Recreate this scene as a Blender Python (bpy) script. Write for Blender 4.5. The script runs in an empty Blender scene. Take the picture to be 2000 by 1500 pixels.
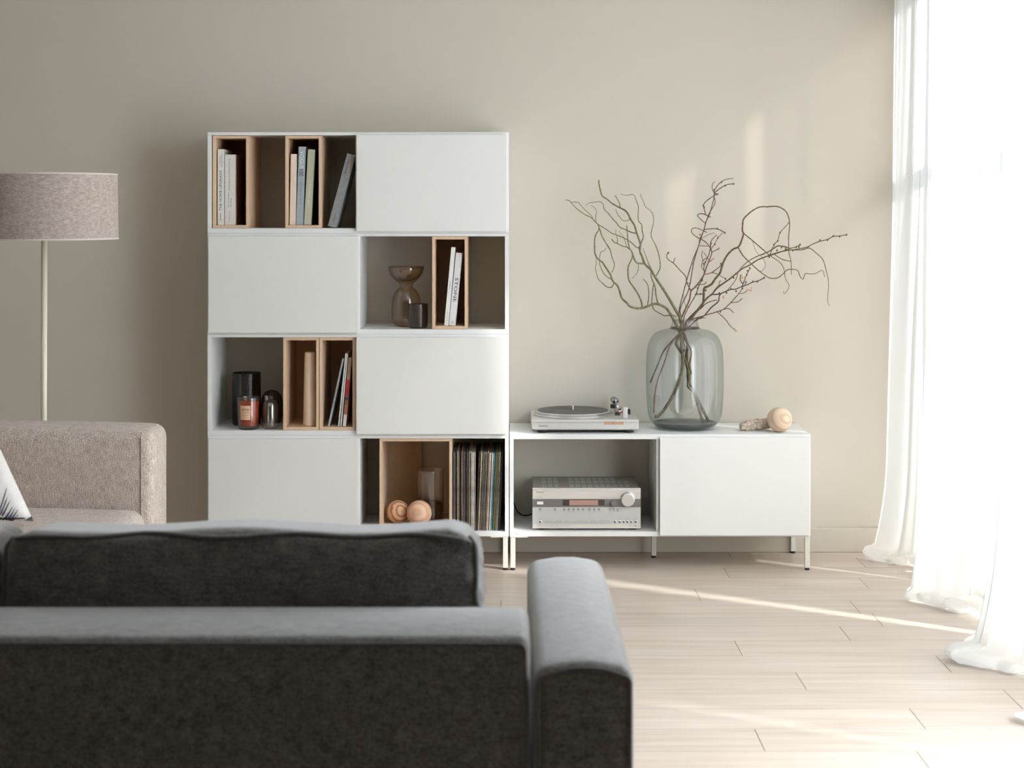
import bpy, bmesh, math, random
from mathutils import Vector, Matrix, noise
random.seed(7)
S = bpy.context.scene
COL = S.collection
PI = math.pi

# ------------------------------------------------------------------ camera
FPX = 3400.0; VX = 989.0; VY = 408.0; CH = 1.45      # focal length (px), vanishing point, eye height
cam_d = bpy.data.cameras.new('camera'); cam = bpy.data.objects.new('camera', cam_d); COL.objects.link(cam)
cam.location = (0, 0, CH); cam.rotation_euler = (PI/2, 0, 0)
cam_d.sensor_width = 36; cam_d.lens = FPX/2000*36
cam_d.shift_x = (1000-VX)/2000; cam_d.shift_y = -(750-VY)/2000
cam_d.clip_start = 0.05; cam_d.clip_end = 200
cam_d.dof.use_dof = True; cam_d.dof.focus_distance = 7.0; cam_d.dof.aperture_fstop = 5.0
S.camera = cam

# ------------------------------------------------------------------ world, sun, exposure
w = bpy.data.worlds.new('world'); S.world = w; w.use_nodes = True
bg = w.node_tree.nodes['Background']; bg.inputs[0].default_value = (0.85, 0.91, 1.0, 1); bg.inputs[1].default_value = 2.65
SUNDIR = Vector((-math.cos(math.radians(33)), math.sin(math.radians(33)), -0.61)).normalized()
sd = bpy.data.lights.new('sun', 'SUN'); sd.energy = 8.5; sd.angle = math.radians(3.2); sd.color = (1, 0.98, 0.95)
so = bpy.data.objects.new('sun', sd); COL.objects.link(so); so.location = (6, 3, 5)
so.rotation_euler = SUNDIR.to_track_quat('-Z', 'Y').to_euler()
WX = 1.95; WY0, WY1, WZ0, WZ1 = 3.2, 7.16, 0.04, 2.62       # window opening in the side wall
pd = bpy.data.lights.new('window_portal', 'AREA'); pd.shape = 'RECTANGLE'; pd.size = WZ1-WZ0; pd.size_y = WY1-WY0
pd.cycles.is_portal = True
po = bpy.data.objects.new('window_portal', pd); COL.objects.link(po)
po.location = (WX+0.16, (WY0+WY1)/2, (WZ0+WZ1)/2); po.rotation_euler = (0, PI/2, 0)
# added fill lamp, unseen behind the near curtains, boosting light from the window side
dd = bpy.data.lights.new('added_window_fill', 'AREA'); dd.shape = 'RECTANGLE'; dd.size = 2.4; dd.size_y = 1.5
dd.energy = 150; dd.color = (0.86, 0.915, 1.0)
do = bpy.data.objects.new('added_window_fill', dd); COL.objects.link(do)
do.location = (WX+0.02, 4.0, 1.33); do.rotation_euler = (0, PI/2, 0)
S.view_settings.view_transform = 'Standard'; S.view_settings.look = 'None'
S.view_settings.gamma = 1; S.view_settings.use_curve_mapping = False
S.view_settings.exposure = 0.04
S.render.engine = 'CYCLES'
S.cycles.use_denoising = True
S.cycles.max_bounces = 14; S.cycles.diffuse_bounces = 6; S.cycles.transparent_max_bounces = 24
S.cycles.sample_clamp_indirect = 6; S.cycles.caustics_reflective = False; S.cycles.caustics_refractive = False

def W(px, py, Y):
    return Vector(((px-VX)/FPX*Y, Y, CH-(py-VY)/FPX*Y))
def wx(px, Y): return (px-VX)/FPX*Y
def wz(py, Y): return CH-(py-VY)/FPX*Y

# ------------------------------------------------------------------ materials
def lin(c):
    return tuple(((v/255)/12.92 if v/255 <= 0.04045 else (((v/255)+0.055)/1.055)**2.4) for v in c) + (1,)
def mat(name, rgb, rough=0.6, metal=0.0, noise_amt=0.0, scale=40.0, stretch=(1, 1, 1), bump=0.0, bscale=None, spec=0.5, sheen=0.0, rgb2=None, detail=4, dist=0.0):
    m = bpy.data.materials.new(name); m.use_nodes = True
    nt = m.node_tree; n = nt.nodes; b = n['Principled BSDF']
    b.inputs['Base Color'].default_value = lin(rgb); b.inputs['Roughness'].default_value = rough
    b.inputs['Metallic'].default_value = metal; b.inputs['Specular IOR Level'].default_value = spec
    if sheen: b.inputs['Sheen Weight'].default_value = sheen; b.inputs['Sheen Roughness'].default_value = 0.5
    tc = n.new('ShaderNodeTexCoord'); mp = n.new('ShaderNodeMapping'); mp.inputs['Scale'].default_value = stretch
    nt.links.new(tc.outputs['Object'], mp.inputs['Vector'])
    nz = n.new('ShaderNodeTexNoise'); nz.inputs['Scale'].default_value = scale; nz.inputs['Detail'].default_value = detail
    nz.inputs['Distortion'].default_value = dist
    nt.links.new(mp.outputs[0], nz.inputs['Vector'])
    if noise_amt or rgb2:
        mx = n.new('ShaderNodeMix'); mx.data_type = 'RGBA'
        c1 = lin(rgb); c2 = lin(rgb2) if rgb2 else tuple(v*(1-noise_amt) for v in c1[:3])+(1,)
        mx.inputs[6].default_value = c1; mx.inputs[7].default_value = c2
        rp = n.new('ShaderNodeValToRGB'); rp.color_ramp.elements[0].position = 0.35; rp.color_ramp.elements[1].position = 0.68
        nt.links.new(nz.outputs['Fac'], rp.inputs[0]); nt.links.new(rp.outputs[0], mx.inputs[0])
        nt.links.new(mx.outputs[2], b.inputs['Base Color'])
    if bump:
        bn = n.new('ShaderNodeBump'); bn.inputs['Strength'].default_value = bump; bn.inputs['Distance'].default_value = 0.002
        src = nz
        if bscale:
            src = n.new('ShaderNodeTexNoise'); src.inputs['Scale'].default_value = bscale; src.inputs['Detail'].default_value = 3
            nt.links.new(mp.outputs[0], src.inputs['Vector'])
        nt.links.new(src.outputs['Fac'], bn.inputs['Height']); nt.links.new(bn.outputs[0], b.inputs['Normal'])
    return m

def fabric(name, rgb, rgb2, freq, bump=0.5, sheen=0.3, noisy=0.5, xs=1.0, thread=(0.12, 0.12, 1)):
    """woven cloth: two crossed thread waves broken up by noise"""
    m = bpy.data.materials.new(name); m.use_nodes = True
    nt = m.node_tree; n = nt.nodes; L = nt.links; b = n['Principled BSDF']
    b.inputs['Roughness'].default_value = 0.95; b.inputs['Specular IOR Level'].default_value = 0.15
    b.inputs['Sheen Weight'].default_value = sheen; b.inputs['Sheen Roughness'].default_value = 0.45
    tc = n.new('ShaderNodeTexCoord'); mp = n.new('ShaderNodeMapping'); mp.inputs['Scale'].default_value = (xs, xs, 1)
    L.new(tc.outputs['Object'], mp.inputs[0])
    n1 = n.new('ShaderNodeTexNoise'); n1.inputs['Scale'].default_value = freq; n1.inputs['Detail'].default_value = 2
    n2 = n.new('ShaderNodeTexNoise'); n2.inputs['Scale'].default_value = freq*0.12; n2.inputs['Detail'].default_value = 5
    L.new(mp.outputs[0], n1.inputs['Vector']); L.new(tc.outputs['Object'], n2.inputs['Vector'])
    mp2 = n.new('ShaderNodeMapping'); mp2.inputs['Scale'].default_value = thread; L.new(tc.outputs['Object'], mp2.inputs[0])
    n3 = n.new('ShaderNodeTexNoise'); n3.inputs['Scale'].default_value = freq; L.new(mp2.outputs[0], n3.inputs['Vector'])
    ad = n.new('ShaderNodeMath'); ad.operation = 'ADD'; L.new(n1.outputs['Fac'], ad.inputs[0])
    ml = n.new('ShaderNodeMath'); ml.operation = 'MULTIPLY'; ml.inputs[1].default_value = noisy; L.new(n3.outputs['Fac'], ml.inputs[0]); L.new(ml.outputs[0], ad.inputs[1])
    a2 = n.new('ShaderNodeMath'); a2.operation = 'ADD'; L.new(ad.outputs[0], a2.inputs[0])
    m2 = n.new('ShaderNodeMath'); m2.operation = 'MULTIPLY'; m2.inputs[1].default_value = 0.35; L.new(n2.outputs['Fac'], m2.inputs[0]); L.new(m2.outputs[0], a2.inputs[1])
    rp = n.new('ShaderNodeValToRGB'); mid = 0.5+0.5*noisy+0.175
    rp.color_ramp.elements[0].position = max(0, mid/2-0.12); rp.color_ramp.elements[1].position = min(1, mid/2+0.14)
    rp.color_ramp.elements[0].color = lin(rgb2); rp.color_ramp.elements[1].color = lin(rgb)
    hf = n.new('ShaderNodeMath'); hf.operation = 'MULTIPLY'; hf.inputs[1].default_value = 0.5; L.new(a2.outputs[0], hf.inputs[0])
    L.new(hf.outputs[0], rp.inputs[0]); L.new(rp.outputs[0], b.inputs['Base Color'])
    bn = n.new('ShaderNodeBump'); bn.inputs['Strength'].default_value = bump; bn.inputs['Distance'].default_value = 0.003
    L.new(a2.outputs[0], bn.inputs['Height']); L.new(bn.outputs[0], b.inputs['Normal'])
    return m

def wood(name, rgb, rgb2, scale=6, stretch=(1, 1, 0.12), rough=0.55, dist=1.2, rings=False, mid=0.5, loc=(0, 0, 0)):
    m = bpy.data.materials.new(name); m.use_nodes = True
    nt = m.node_tree; n = nt.nodes; L = nt.links; b = n['Principled BSDF']
    b.inputs['Roughness'].default_value = rough; b.inputs['Specular IOR Level'].default_value = 0.35
    tc = n.new('ShaderNodeTexCoord'); mp = n.new('ShaderNodeMapping'); mp.inputs['Scale'].default_value = stretch
    mp.inputs['Location'].default_value = loc
    L.new(tc.outputs['Object'], mp.inputs[0])
    if rings:
        t = n.new('ShaderNodeTexWave'); t.wave_type = 'RINGS'; t.rings_direction = 'SPHERICAL' if rings == 2 else 'Y'; t.inputs['Scale'].default_value = scale
        t.inputs['Distortion'].default_value = dist; t.inputs['Detail'].default_value = 3; t.inputs['Detail Scale'].default_value = 1.6
        out = t.outputs['Fac']
    else:
        t = n.new('ShaderNodeTexNoise'); t.inputs['Scale'].default_value = scale*8; t.inputs['Detail'].default_value = 5; t.inputs['Distortion'].default_value = dist
        out = t.outputs['Fac']
    L.new(mp.outputs[0], t.inputs['Vector'])
    rp = n.new('ShaderNodeValToRGB'); rp.color_ramp.elements[0].position = mid-0.25; rp.color_ramp.elements[1].position = mid+0.25
    rp.color_ramp.elements[0].color = lin(rgb); rp.color_ramp.elements[1].color = lin(rgb2)
    L.new(out, rp.inputs[0]); L.new(rp.outputs[0], b.inputs['Base Color'])
    return m

def thin_glass(name, rgb, gloss=0.05, power=1.0, ribs=0.0, edge=2.5, refl=0.085):
    """blown glass wall: a tinted see-through wall, darker where one looks along it, with a fresnel sheen"""
    m = bpy.data.materials.new(name); m.use_nodes = True
    nt = m.node_tree; n = nt.nodes; L = nt.links
    n.remove(n['Principled BSDF']); out = n['Material Output']
    tr = n.new('ShaderNodeBsdfTransparent'); gl = n.new('ShaderNodeBsdfGlossy'); gl.inputs['Roughness'].default_value = gloss
    lw = n.new('ShaderNodeLayerWeight'); lw.inputs['Blend'].default_value = 0.5
    # path length through the wall grows as the view grazes it
    p3 = n.new('ShaderNodeMath'); p3.operation = 'POWER'; p3.inputs[1].default_value = 3.0; L.new(lw.outputs['Facing'], p3.inputs[0])
    pw = n.new('ShaderNodeMath'); pw.operation = 'MULTIPLY_ADD'; pw.inputs[1].default_value = edge*power; pw.inputs[2].default_value = power
    L.new(p3.outputs[0], pw.inputs[0])
    sep = []
    cmb = n.new('ShaderNodeCombineColor')
    for i, c in enumerate(lin(rgb)[:3]):
        p = n.new('ShaderNodeMath'); p.operation = 'POWER'; p.inputs[0].default_value = c; L.new(pw.outputs[0], p.inputs[1]); L.new(p.outputs[0], cmb.inputs[i])
    L.new(cmb.outputs[0], tr.inputs[0])
    p5 = n.new('ShaderNodeMath'); p5.operation = 'POWER'; p5.inputs[1].default_value = 5.0; L.new(lw.outputs['Facing'], p5.inputs[0])
    fr = n.new('ShaderNodeMath'); fr.operation = 'MULTIPLY_ADD'; fr.inputs[1].default_value = 0.85; fr.inputs[2].default_value = refl; L.new(p5.outputs[0], fr.inputs[0])
    if ribs:
        tc = n.new('ShaderNodeTexCoord'); wv = n.new('ShaderNodeTexWave'); wv.bands_direction = 'Z'; wv.inputs['Scale'].default_value = ribs
        L.new(tc.outputs['Object'], wv.inputs[0]); bn = n.new('ShaderNodeBump'); bn.inputs['Strength'].default_value = 0.5; bn.inputs['Distance'].default_value = 0.002
        L.new(wv.outputs['Fac'], bn.inputs['Height']); L.new(bn.outputs[0], gl.inputs['Normal'])
    mx = n.new('ShaderNodeMixShader'); L.new(fr.outputs[0], mx.inputs[0]); L.new(tr.outputs[0], mx.inputs[1]); L.new(gl.outputs[0], mx.inputs[2])
    L.new(mx.outputs[0], out.inputs[0])
    return m

M = {}
M['darkwall'] = mat('light_absorbing_dark', (46, 43, 40), 0.9)  # dark so little bounce light reaches the grey sofa's rear face
M['wall'] = mat('wall_paint', (202, 194, 181), 0.85, bump=0.05, scale=220)
M['ceiling'] = mat('ceiling_paint', (240, 239, 236), 0.9)
M['white'] = mat('white_lacquer', (228, 229, 227), 0.38, spec=0.4)
M['door'] = mat('cream_white_lacquer', (226, 226, 221), 0.45, spec=0.4)
M['metal_white'] = mat('white_powder_coat', (222, 220, 210), 0.4)
M['black'] = mat('black_rubber', (22, 22, 22), 0.6)
M['birch'] = wood('birch_veneer', (223, 194, 164), (212, 181, 150), 5, (1, 1, 0.06), dist=0.3)
M['kraft'] = mat('kraft_board', (176, 146, 112), 0.8, noise_amt=0.08, scale=60)
M['grey'] = fabric('grey_wool', (124, 120, 113), (58, 55, 51), 300, 0.6, 0.9)
M['greyseam'] = fabric('grey_seam', (100, 99, 96), (76, 75, 73), 420, 0.3, 0.6)
M['beige'] = fabric('beige_boucle', (230, 217, 205), (156, 138, 125), 300, 0.9, 0.3, 0.7, thread=(1, 1, 0.16))
M['shade'] = fabric('linen_shade', (202, 188, 178), (146, 132, 124), 480, 0.3, 0.1, 0.9)
M['cream'] = mat('cream_metal', (226, 220, 200), 0.4)
M['pillow'] = mat('white_linen', (226, 222, 217), 0.9, noise_amt=0.05, scale=120, bump=0.2)
M['navy'] = mat('navy_print', (62, 66, 92), 0.9)
M['paper'] = mat('page_block', (225, 215, 195), 0.9, noise_amt=0.15, scale=400, stretch=(1, 1, 0.05))
M['silver'] = mat('brushed_silver', (205, 203, 198), 0.42, metal=0.35)
M['silverdark'] = mat('grey_metal_band', (120, 116, 112), 0.45, metal=0.3)
M['silverlight'] = mat('bright_metal', (232, 232, 230), 0.25, metal=0.6)
M['casegrey'] = mat('case_metal', (150, 146, 138), 0.45, metal=0.3)
M['ink'] = mat('black_ink', (28, 28, 28), 0.6)
M['inkgrey'] = mat('grey_ink', (120, 118, 116), 0.7)

# ------------------------------------------------------------------ mesh building
class MB:
    def __init__(s): s.v = []; s.f = []; s.mi = []
    def add(s, v, f, mi=0):
        o = len(s.v); s.v += [tuple(p) for p in v]; s.f += [tuple(i+o for i in q) for q in f]; s.mi += [mi]*len(f); return s
    def box(s, x0, x1, y0, y1, z0, z1, mi=0):
        v = [(x, y, z) for z in (z0, z1) for y in (y0, y1) for x in (x0, x1)]
        return s.add(v, [(0, 2, 3, 1), (4, 5, 7, 6), (0, 1, 5, 4), (2, 6, 7, 3), (0, 4, 6, 2), (1, 3, 7, 5)], mi)
    def lathe(s, prof, c=(0, 0, 0), n=48, axis='z', mi=0, closed=False):
        """profile of (radius, height); radius 0 closes the end"""
        v = []; f = []; rows = []
        for r, h in prof:
            row = []
            k = 1 if r < 1e-6 else n
            for i in range(k):
                a = 2*PI*i/n
                p = (r*math.cos(a), r*math.sin(a), h)
                if axis == 'y': p = (p[0], -p[2], p[1])
                if axis == 'x': p = (p[2], p[0], p[1])
                row.append(len(v)); v.append((p[0]+c[0], p[1]+c[1], p[2]+c[2]))
            rows.append(row)
        for a, b in zip(rows, rows[1:]):
            for i in range(n):
                j = (i+1) % n
                if len(a) == 1 and len(b) == 1: continue
                if len(a) == 1: f.append((a[0], b[j], b[i]))
                elif len(b) == 1: f.append((a[i], a[j], b[0]))
                else: f.append((a[i], a[j], b[j], b[i]))
        return s.add(v, f, mi)
    def tube(s, pts, rad, n=8, mi=0, cap=True):
        pts = [Vector(p) for p in pts]; v = []; f = []
        R = rad if isinstance(rad, (list, tuple)) else [rad]*len(pts)
        t0 = (pts[1]-pts[0]).normalized(); u = t0.orthogonal().normalized()
        for i, p in enumerate(pts):
            t = (pts[min(i+1, len(pts)-1)]-pts[max(i-1, 0)])
            if t.length < 1e-9: t = t0.copy()
            t.normalize(); u = (u-t*u.dot(t))
            if u.length < 1e-6: u = t.orthogonal()
            u.normalize(); b = t.cross(u)
            for k in range(n):
                a = 2*PI*k/n; v.append(p+(u*math.cos(a)+b*math.sin(a))*R[i])
        for i in range(len(pts)-1):
            for k in range(n):
                l = (k+1) % n; f.append((i*n+k, i*n+l, (i+1)*n+l, (i+1)*n+k))
        if cap: f.append(tuple(range(n-1, -1, -1))); f.append(tuple((len(pts)-1)*n+k for k in range(n)))
        return s.add(v, f, mi)
    def ball(s, c, r, n=16, sc=(1, 1, 1), mi=0):
        prof = [(max(0, math.sin(PI*i/(n//2)))*1 if 0 < i < n//2 else 0, -math.cos(PI*i/(n//2))) for i in range(n//2+1)]
        t = MB(); t.lathe([(a*r, h*r) for a, h in prof], n=n)
        return s.add([(p[0]*sc[0]+c[0], p[1]*sc[1]+c[1], p[2]*sc[2]+c[2]) for p in t.v], t.f, mi)
    def build(s, name, m, parent=None, smooth=False, bevel=0, world=True, seg=2):
        me = bpy.data.meshes.new(name)
        v = s.v
        if parent is not None and world:
            inv = parent.matrix_basis.inverted() if True else None
            q = parent
            mw = parent.matrix_basis.copy()
            while q.parent: q = q.parent; mw = q.matrix_basis @ mw
            inv = mw.inverted(); v = [tuple(inv @ Vector(p)) for p in v]
        me.from_pydata(v, [], s.f)
        ms = m if isinstance(m, (list, tuple)) else [m]
        for x in ms: me.materials.append(x)
        for p, i in zip(me.polygons, s.mi): p.material_index = i; p.use_smooth = bool(smooth)
        bm = bmesh.new(); bm.from_mesh(me); bmesh.ops.recalc_face_normals(bm, faces=bm.faces); bm.to_mesh(me); bm.free()
        if smooth == 'auto':
            for e in me.edges: pass
        o = bpy.data.objects.new(name, me); COL.objects.link(o)
        if parent is not None: o.parent = parent
        if bevel:
            b = o.modifiers.new('bevel', 'BEVEL'); b.width = bevel; b.segments = seg; b.limit_method = 'ANGLE'; b.angle_limit = math.radians(40)
            for p in me.polygons: p.use_smooth = True
            b.harden_normals = True
        return o

def tag(o, label=None, cat=None, group=None, kind=None):
    if label: o['label'] = label
    if cat: o['category'] = cat
    if group: o['group'] = group
    if kind: o['kind'] = kind
    return o
def thing(name, label, cat, loc, rot=(0, 0, 0), group=None):
    o = bpy.data.objects.new(name, None); COL.objects.link(o); o.empty_display_size = 0.05
    o.location = loc; o.rotation_euler = rot; o.matrix_basis = Matrix.LocRotScale(Vector(loc), Matrix.Rotation(0, 3, 'X') if rot == (0, 0, 0) else __import__('mathutils').Euler(rot).to_matrix(), None)
    return tag(o, label, cat, group)
def part(mb, name, m, parent, **k): return mb.build(name, m, parent, **k)

def text_mesh(body, width, height, ang=0.0, extrude=0.0):
    """outline lettering in the XZ plane, facing -Y, centred on the origin, width x height, turned by ang"""
    c = bpy.data.curves.new('lettering', 'FONT'); c.body = body; c.size = 1; c.align_x = 'CENTER'; c.resolution_u = 2
    o = bpy.data.objects.new('lettering', c); COL.objects.link(o)
    bpy.context.view_layer.update()
    me = bpy.data.meshes.new_from_object(o.evaluated_get(bpy.context.evaluated_depsgraph_get()))
    vs = [v.co.copy() for v in me.vertices]; fs = [tuple(p.vertices) for p in me.polygons]
    bpy.data.objects.remove(o); bpy.data.curves.remove(c); bpy.data.meshes.remove(me)
    x0 = min(v.x for v in vs); x1 = max(v.x for v in vs); y0 = min(v.y for v in vs); y1 = max(v.y for v in vs)
    ca, sa = math.cos(ang), math.sin(ang); out = []
    for v in vs:
        x = ((v.x-x0)/(x1-x0)-0.5)*width; z = ((v.y-y0)/(y1-y0)-0.5)*height
        out.append((x*ca-z*sa, 0, x*sa+z*ca))
    return out, fs
def lettering(items, name, m, parent, y, world=True):
    """items: (body, cx, cz, width, height, angle) placed in the plane y"""
    b = MB()
    for (body, cx, cz, wd, ht, ang) in items:
        v, f = text_mesh(body, wd, ht, ang)
        b.add([(p[0]+cx, y, p[2]+cz) for p in v], f)
    return b.build(name, m, parent, world=world)

def spline(pts, k=4):
    P = [Vector(p) for p in pts]
    if len(P) < 3: return P
    out = []
    for i in range(len(P)-1):
        p0 = P[max(i-1, 0)]; p1 = P[i]; p2 = P[i+1]; p3 = P[min(i+2, len(P)-1)]
        for j in range(k):
            t = j/k
            out.append(0.5*((2*p1)+(-p0+p2)*t+(2*p0-5*p1+4*p2-p3)*t*t+(-p0+3*p1-3*p2+p3)*t*t*t))
    out.append(P[-1]); return out

def round_box(x0, x1, y0, y1, z0, z1, r, n=18, fn=None):
    """rounded, closed cushion-like block; fn moves each surface point"""
    c = Vector(((x0+x1)/2, (y0+y1)/2, (z0+z1)/2)); h = Vector(((x1-x0)/2, (y1-y0)/2, (z1-z0)/2))
    b = MB(); idx = {}; V = []; F = []
    def steps(hh):
        k = [-hh, -hh+r*0.12, -hh+r*0.35, -hh+r*0.65, -hh+r]; m = max(1, int(n*(2*hh-2*r)/max(h)/2))
        mid = [-hh+r+(2*hh-2*r)*i/m for i in range(1, m)]
        return k+mid+[hh-r, hh-r*0.65, hh-r*0.35, hh-r*0.12, hh]
    st = [steps(h.x), steps(h.y), steps(h.z)]
    def vert(p):
        key = tuple(round(a, 6) for a in p)
        if key not in idx:
            q = Vector([max(-h[i]+r, min(h[i]-r, p[i])) for i in range(3)])
            d = Vector(p)-q
            if d.length > 1e-9:
                d.normalize(); q = q+d*r
            g = q+c
            if fn: g = fn(g, Vector((q.x/h.x, q.y/h.y, q.z/h.z)))
            idx[key] = len(V); V.append(g)
        return idx[key]
    for ax in range(3):
        a1, a2 = [i for i in range(3) if i != ax]
        for sgn in (-1, 1):
            for i in range(len(st[a1])-1):
                for j in range(len(st[a2])-1):
                    q = []
                    for (ii, jj) in ((i, j), (i+1, j), (i+1, j+1), (i, j+1)):
                        p = [0, 0, 0]; p[ax] = sgn*h[ax]; p[a1] = st[a1][ii]; p[a2] = st[a2][jj]; q.append(vert(p))
                    if len(set(q)) >= 3: F.append(tuple(dict.fromkeys(q)))
    b.add(V, F); return b

# ================================================================== the room
YB = 7.363; XL = -3.7; YF = -0.6; ZC = 2.78
# floor: boards running along the wall, joints where the photograph shows them
M['board'] = None
def floor_mat():
    m = bpy.data.materials.new('pale_oak_boards'); m.use_nodes = True
    nt = m.node_tree; n = nt.nodes; L = nt.links; b = n['Principled BSDF']
    b.inputs['Roughness'].default_value = 0.42; b.inputs['Specular IOR Level'].default_value = 0.4
    tc = n.new('ShaderNodeTexCoord'); ge = n.new('ShaderNodeNewGeometry')
    mp = n.new('ShaderNodeMapping'); mp.inputs['Scale'].default_value = (0.9, 14, 1)
    of = n.new('ShaderNodeVectorMath'); of.operation = 'ADD'; sc = n.new('ShaderNodeVectorMath'); sc.operation = 'SCALE'; sc.inputs['Scale'].default_value = 37
    cb = n.new('ShaderNodeCombineXYZ'); L.new(ge.outputs['Random Per Island'], cb.inputs[0]); L.new(ge.outputs['Random Per Island'], cb.inputs[1]); L.new(cb.outputs[0], sc.inputs[0])
    L.new(tc.outputs['Object'], mp.inputs[0]); L.new(mp.outputs[0], of.inputs[0]); L.new(sc.outputs[0], of.inputs[1])
    nz = n.new('ShaderNodeTexNoise'); nz.inputs['Scale'].default_value = 2.2; nz.inputs['Detail'].default_value = 7; nz.inputs['Distortion'].default_value = 0.6
    L.new(of.outputs[0], nz.inputs['Vector'])
    rp = n.new('ShaderNodeValToRGB'); e = rp.color_ramp.elements; e[0].position = 0.25; e[1].position = 0.72
    e[0].color = lin((188, 171, 156)); e[1].color = lin((205, 193, 181)); L.new(nz.outputs['Fac'], rp.inputs[0])
    hv = n.new('ShaderNodeHueSaturation'); mr = n.new('ShaderNodeMapRange'); mr.inputs[3].default_value = 0.95; mr.inputs[4].default_value = 1.04
    L.new(ge.outputs['Random Per Island'], mr.inputs[0]); L.new(mr.outputs[0], hv.inputs['Value']); L.new(rp.outputs[0], hv.inputs['Color'])
    L.new(hv.outputs[0], b.inputs['Base Color'])
    return m
def make_floor():
    b = MB(); wd = 0.1988; g = 0.0010; base = 5.050
    joints = {3: 0.766, 4: 1.156, 5: 0.02, 6: 1.27, 8: 1.385, 7: 0.719, 9: 0.877, 10: 1.454, 11: 0.935,
              2: 1.393, 1: 0.905, 0: 1.498, -1: 1.169, -2: 0.6915, -3: 1.096}
    k0 = int((YF-base)/wd)-1
    for k in range(k0, 13):
        row = {0: 0}.get(k, k)
        y0 = base+wd*k; y1 = y0+wd
        j = joints.get(k+0 if k <= 3 else k, (k*0.77) % 2.0)
        js = sorted({j, j-1.29, j-2.58, j-3.87, j-5.16, j+1.29, XL-0.1, 2.3})
        js = [x for x in js if XL-0.11 < x < 2.31]
        for a, c in zip(js, js[1:]):
            b.add([(a+g, y0+g*0.5, 0), (c-g, y0+g*0.5, 0), (c-g, y1-g*0.5, 0), (a+g, y1-g*0.5, 0)], [(0, 1, 2, 3)], 0)
    b.box(XL-0.1, 2.3, YF-0.1, YB+0.1, -0.08, -0.0015, 1)
    M['board'] = floor_mat(); dark = mat('board_gap', (128, 100, 74), 0.9)
    o = b.build('floor', [M['board'], dark]); tag(o, kind='structure'); return o
make_floor()
def struct(name, mb, m, parent=None, **k):
    o = mb.build(name, m, parent, **k)
    if parent is None: tag(o, kind='structure')
    return o
struct('wall_back', MB().box(XL-0.1, WX+0.3, YB, YB+0.1, -0.08, ZC), M['wall'])
struct('wall_left', MB().box(XL-0.1, XL, YF, YB, 0, ZC), M['wall'])
struct('wall_front', MB().box(XL-0.1, WX+0.12, YF-0.1, YF, 0, ZC), M['darkwall'])  # unseen wall, set close and dark to absorb light behind the camera
struct('ceiling', MB().box(XL-0.1, WX+0.12, YF-0.1, YB, ZC, ZC+0.1), M['ceiling'])
rw = MB()
T = 0.12
rw.box(WX, WX+T, YF, WY0, 0, ZC); rw.box(WX, WX+T, WY1, YB, 0, ZC)
rw.box(WX, WX+T, WY0, WY1, WZ1, ZC); rw.box(WX, WX+T, WY0, WY1, 0, WZ0)
struct('wall_right', rw, M['wall'])
struct('baseboard_back', MB().box(XL, WX, YB-0.014, YB, 0, 0.102), M['wall'], bevel=0.003)
# the tall window in the side wall
wf = thing('window_1', None, None, (WX, (WY0+WY1)/2, WZ0)); wf['kind'] = 'structure'
fx0, fx1 = WX+0.04, WX+0.10
f = MB()
f.box(fx0, fx1, WY0, WY1, WZ0, WZ0+0.07); f.box(fx0, fx1, WY0, WY1, WZ1-0.06, WZ1)
f.box(fx0, fx1, WY0, WY0+0.06, WZ0, WZ1); f.box(fx0, fx1, WY1-0.06, WY1, WZ0, WZ1)
part(f, 'window_frame', M['metal_white'], wf, bevel=0.004)
m_ = MB()
for y in (4.05, 5.25): m_.box(fx0, fx1, y-0.035, y+0.035, WZ0, WZ1)
m_.box(fx0+0.004, fx1-0.004, WY0, WY1, 1.79, 1.85)
part(m_, 'mullion', M['metal_white'], wf, bevel=0.004)
M['pane'] = thin_glass('window_glass', (250, 252, 252), 0.02, 0.4)
part(MB().box(fx0+0.028, fx0+0.032, WY0+0.05, WY1-0.05, WZ0+0.05, WZ1-0.05), 'window_pane', M['pane'], wf)

# ================================================================== curtains
def sheer():
    m = bpy.data.materials.new('sheer_voile'); m.use_nodes = True
    nt = m.node_tree; n = nt.nodes; L = nt.links; n.remove(n['Principled BSDF']); out = n['Material Output']
    tr = n.new('ShaderNodeBsdfTransparent'); tl = n.new('ShaderNodeBsdfTranslucent'); df = n.new('ShaderNodeBsdfDiffuse')
    tl.inputs[0].default_value = (0.93, 0.945, 0.945, 1); df.inputs[0].default_value = (0.93, 0.94, 0.935, 1)
    a = n.new('ShaderNodeMixShader'); a.inputs[0].default_value = 0.42; L.new(tl.outputs[0], a.inputs[1]); L.new(df.outputs[0], a.inputs[2])
    b = n.new('ShaderNodeMixShader'); b.inputs[0].default_value = 0.94; L.new(tr.outputs[0], b.inputs[1]); L.new(a.outputs[0], b.inputs[2])
    L.new(b.outputs[0], out.inputs[0]); return m
M['sheer'] = sheer()
CTOP = 2.66
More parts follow.
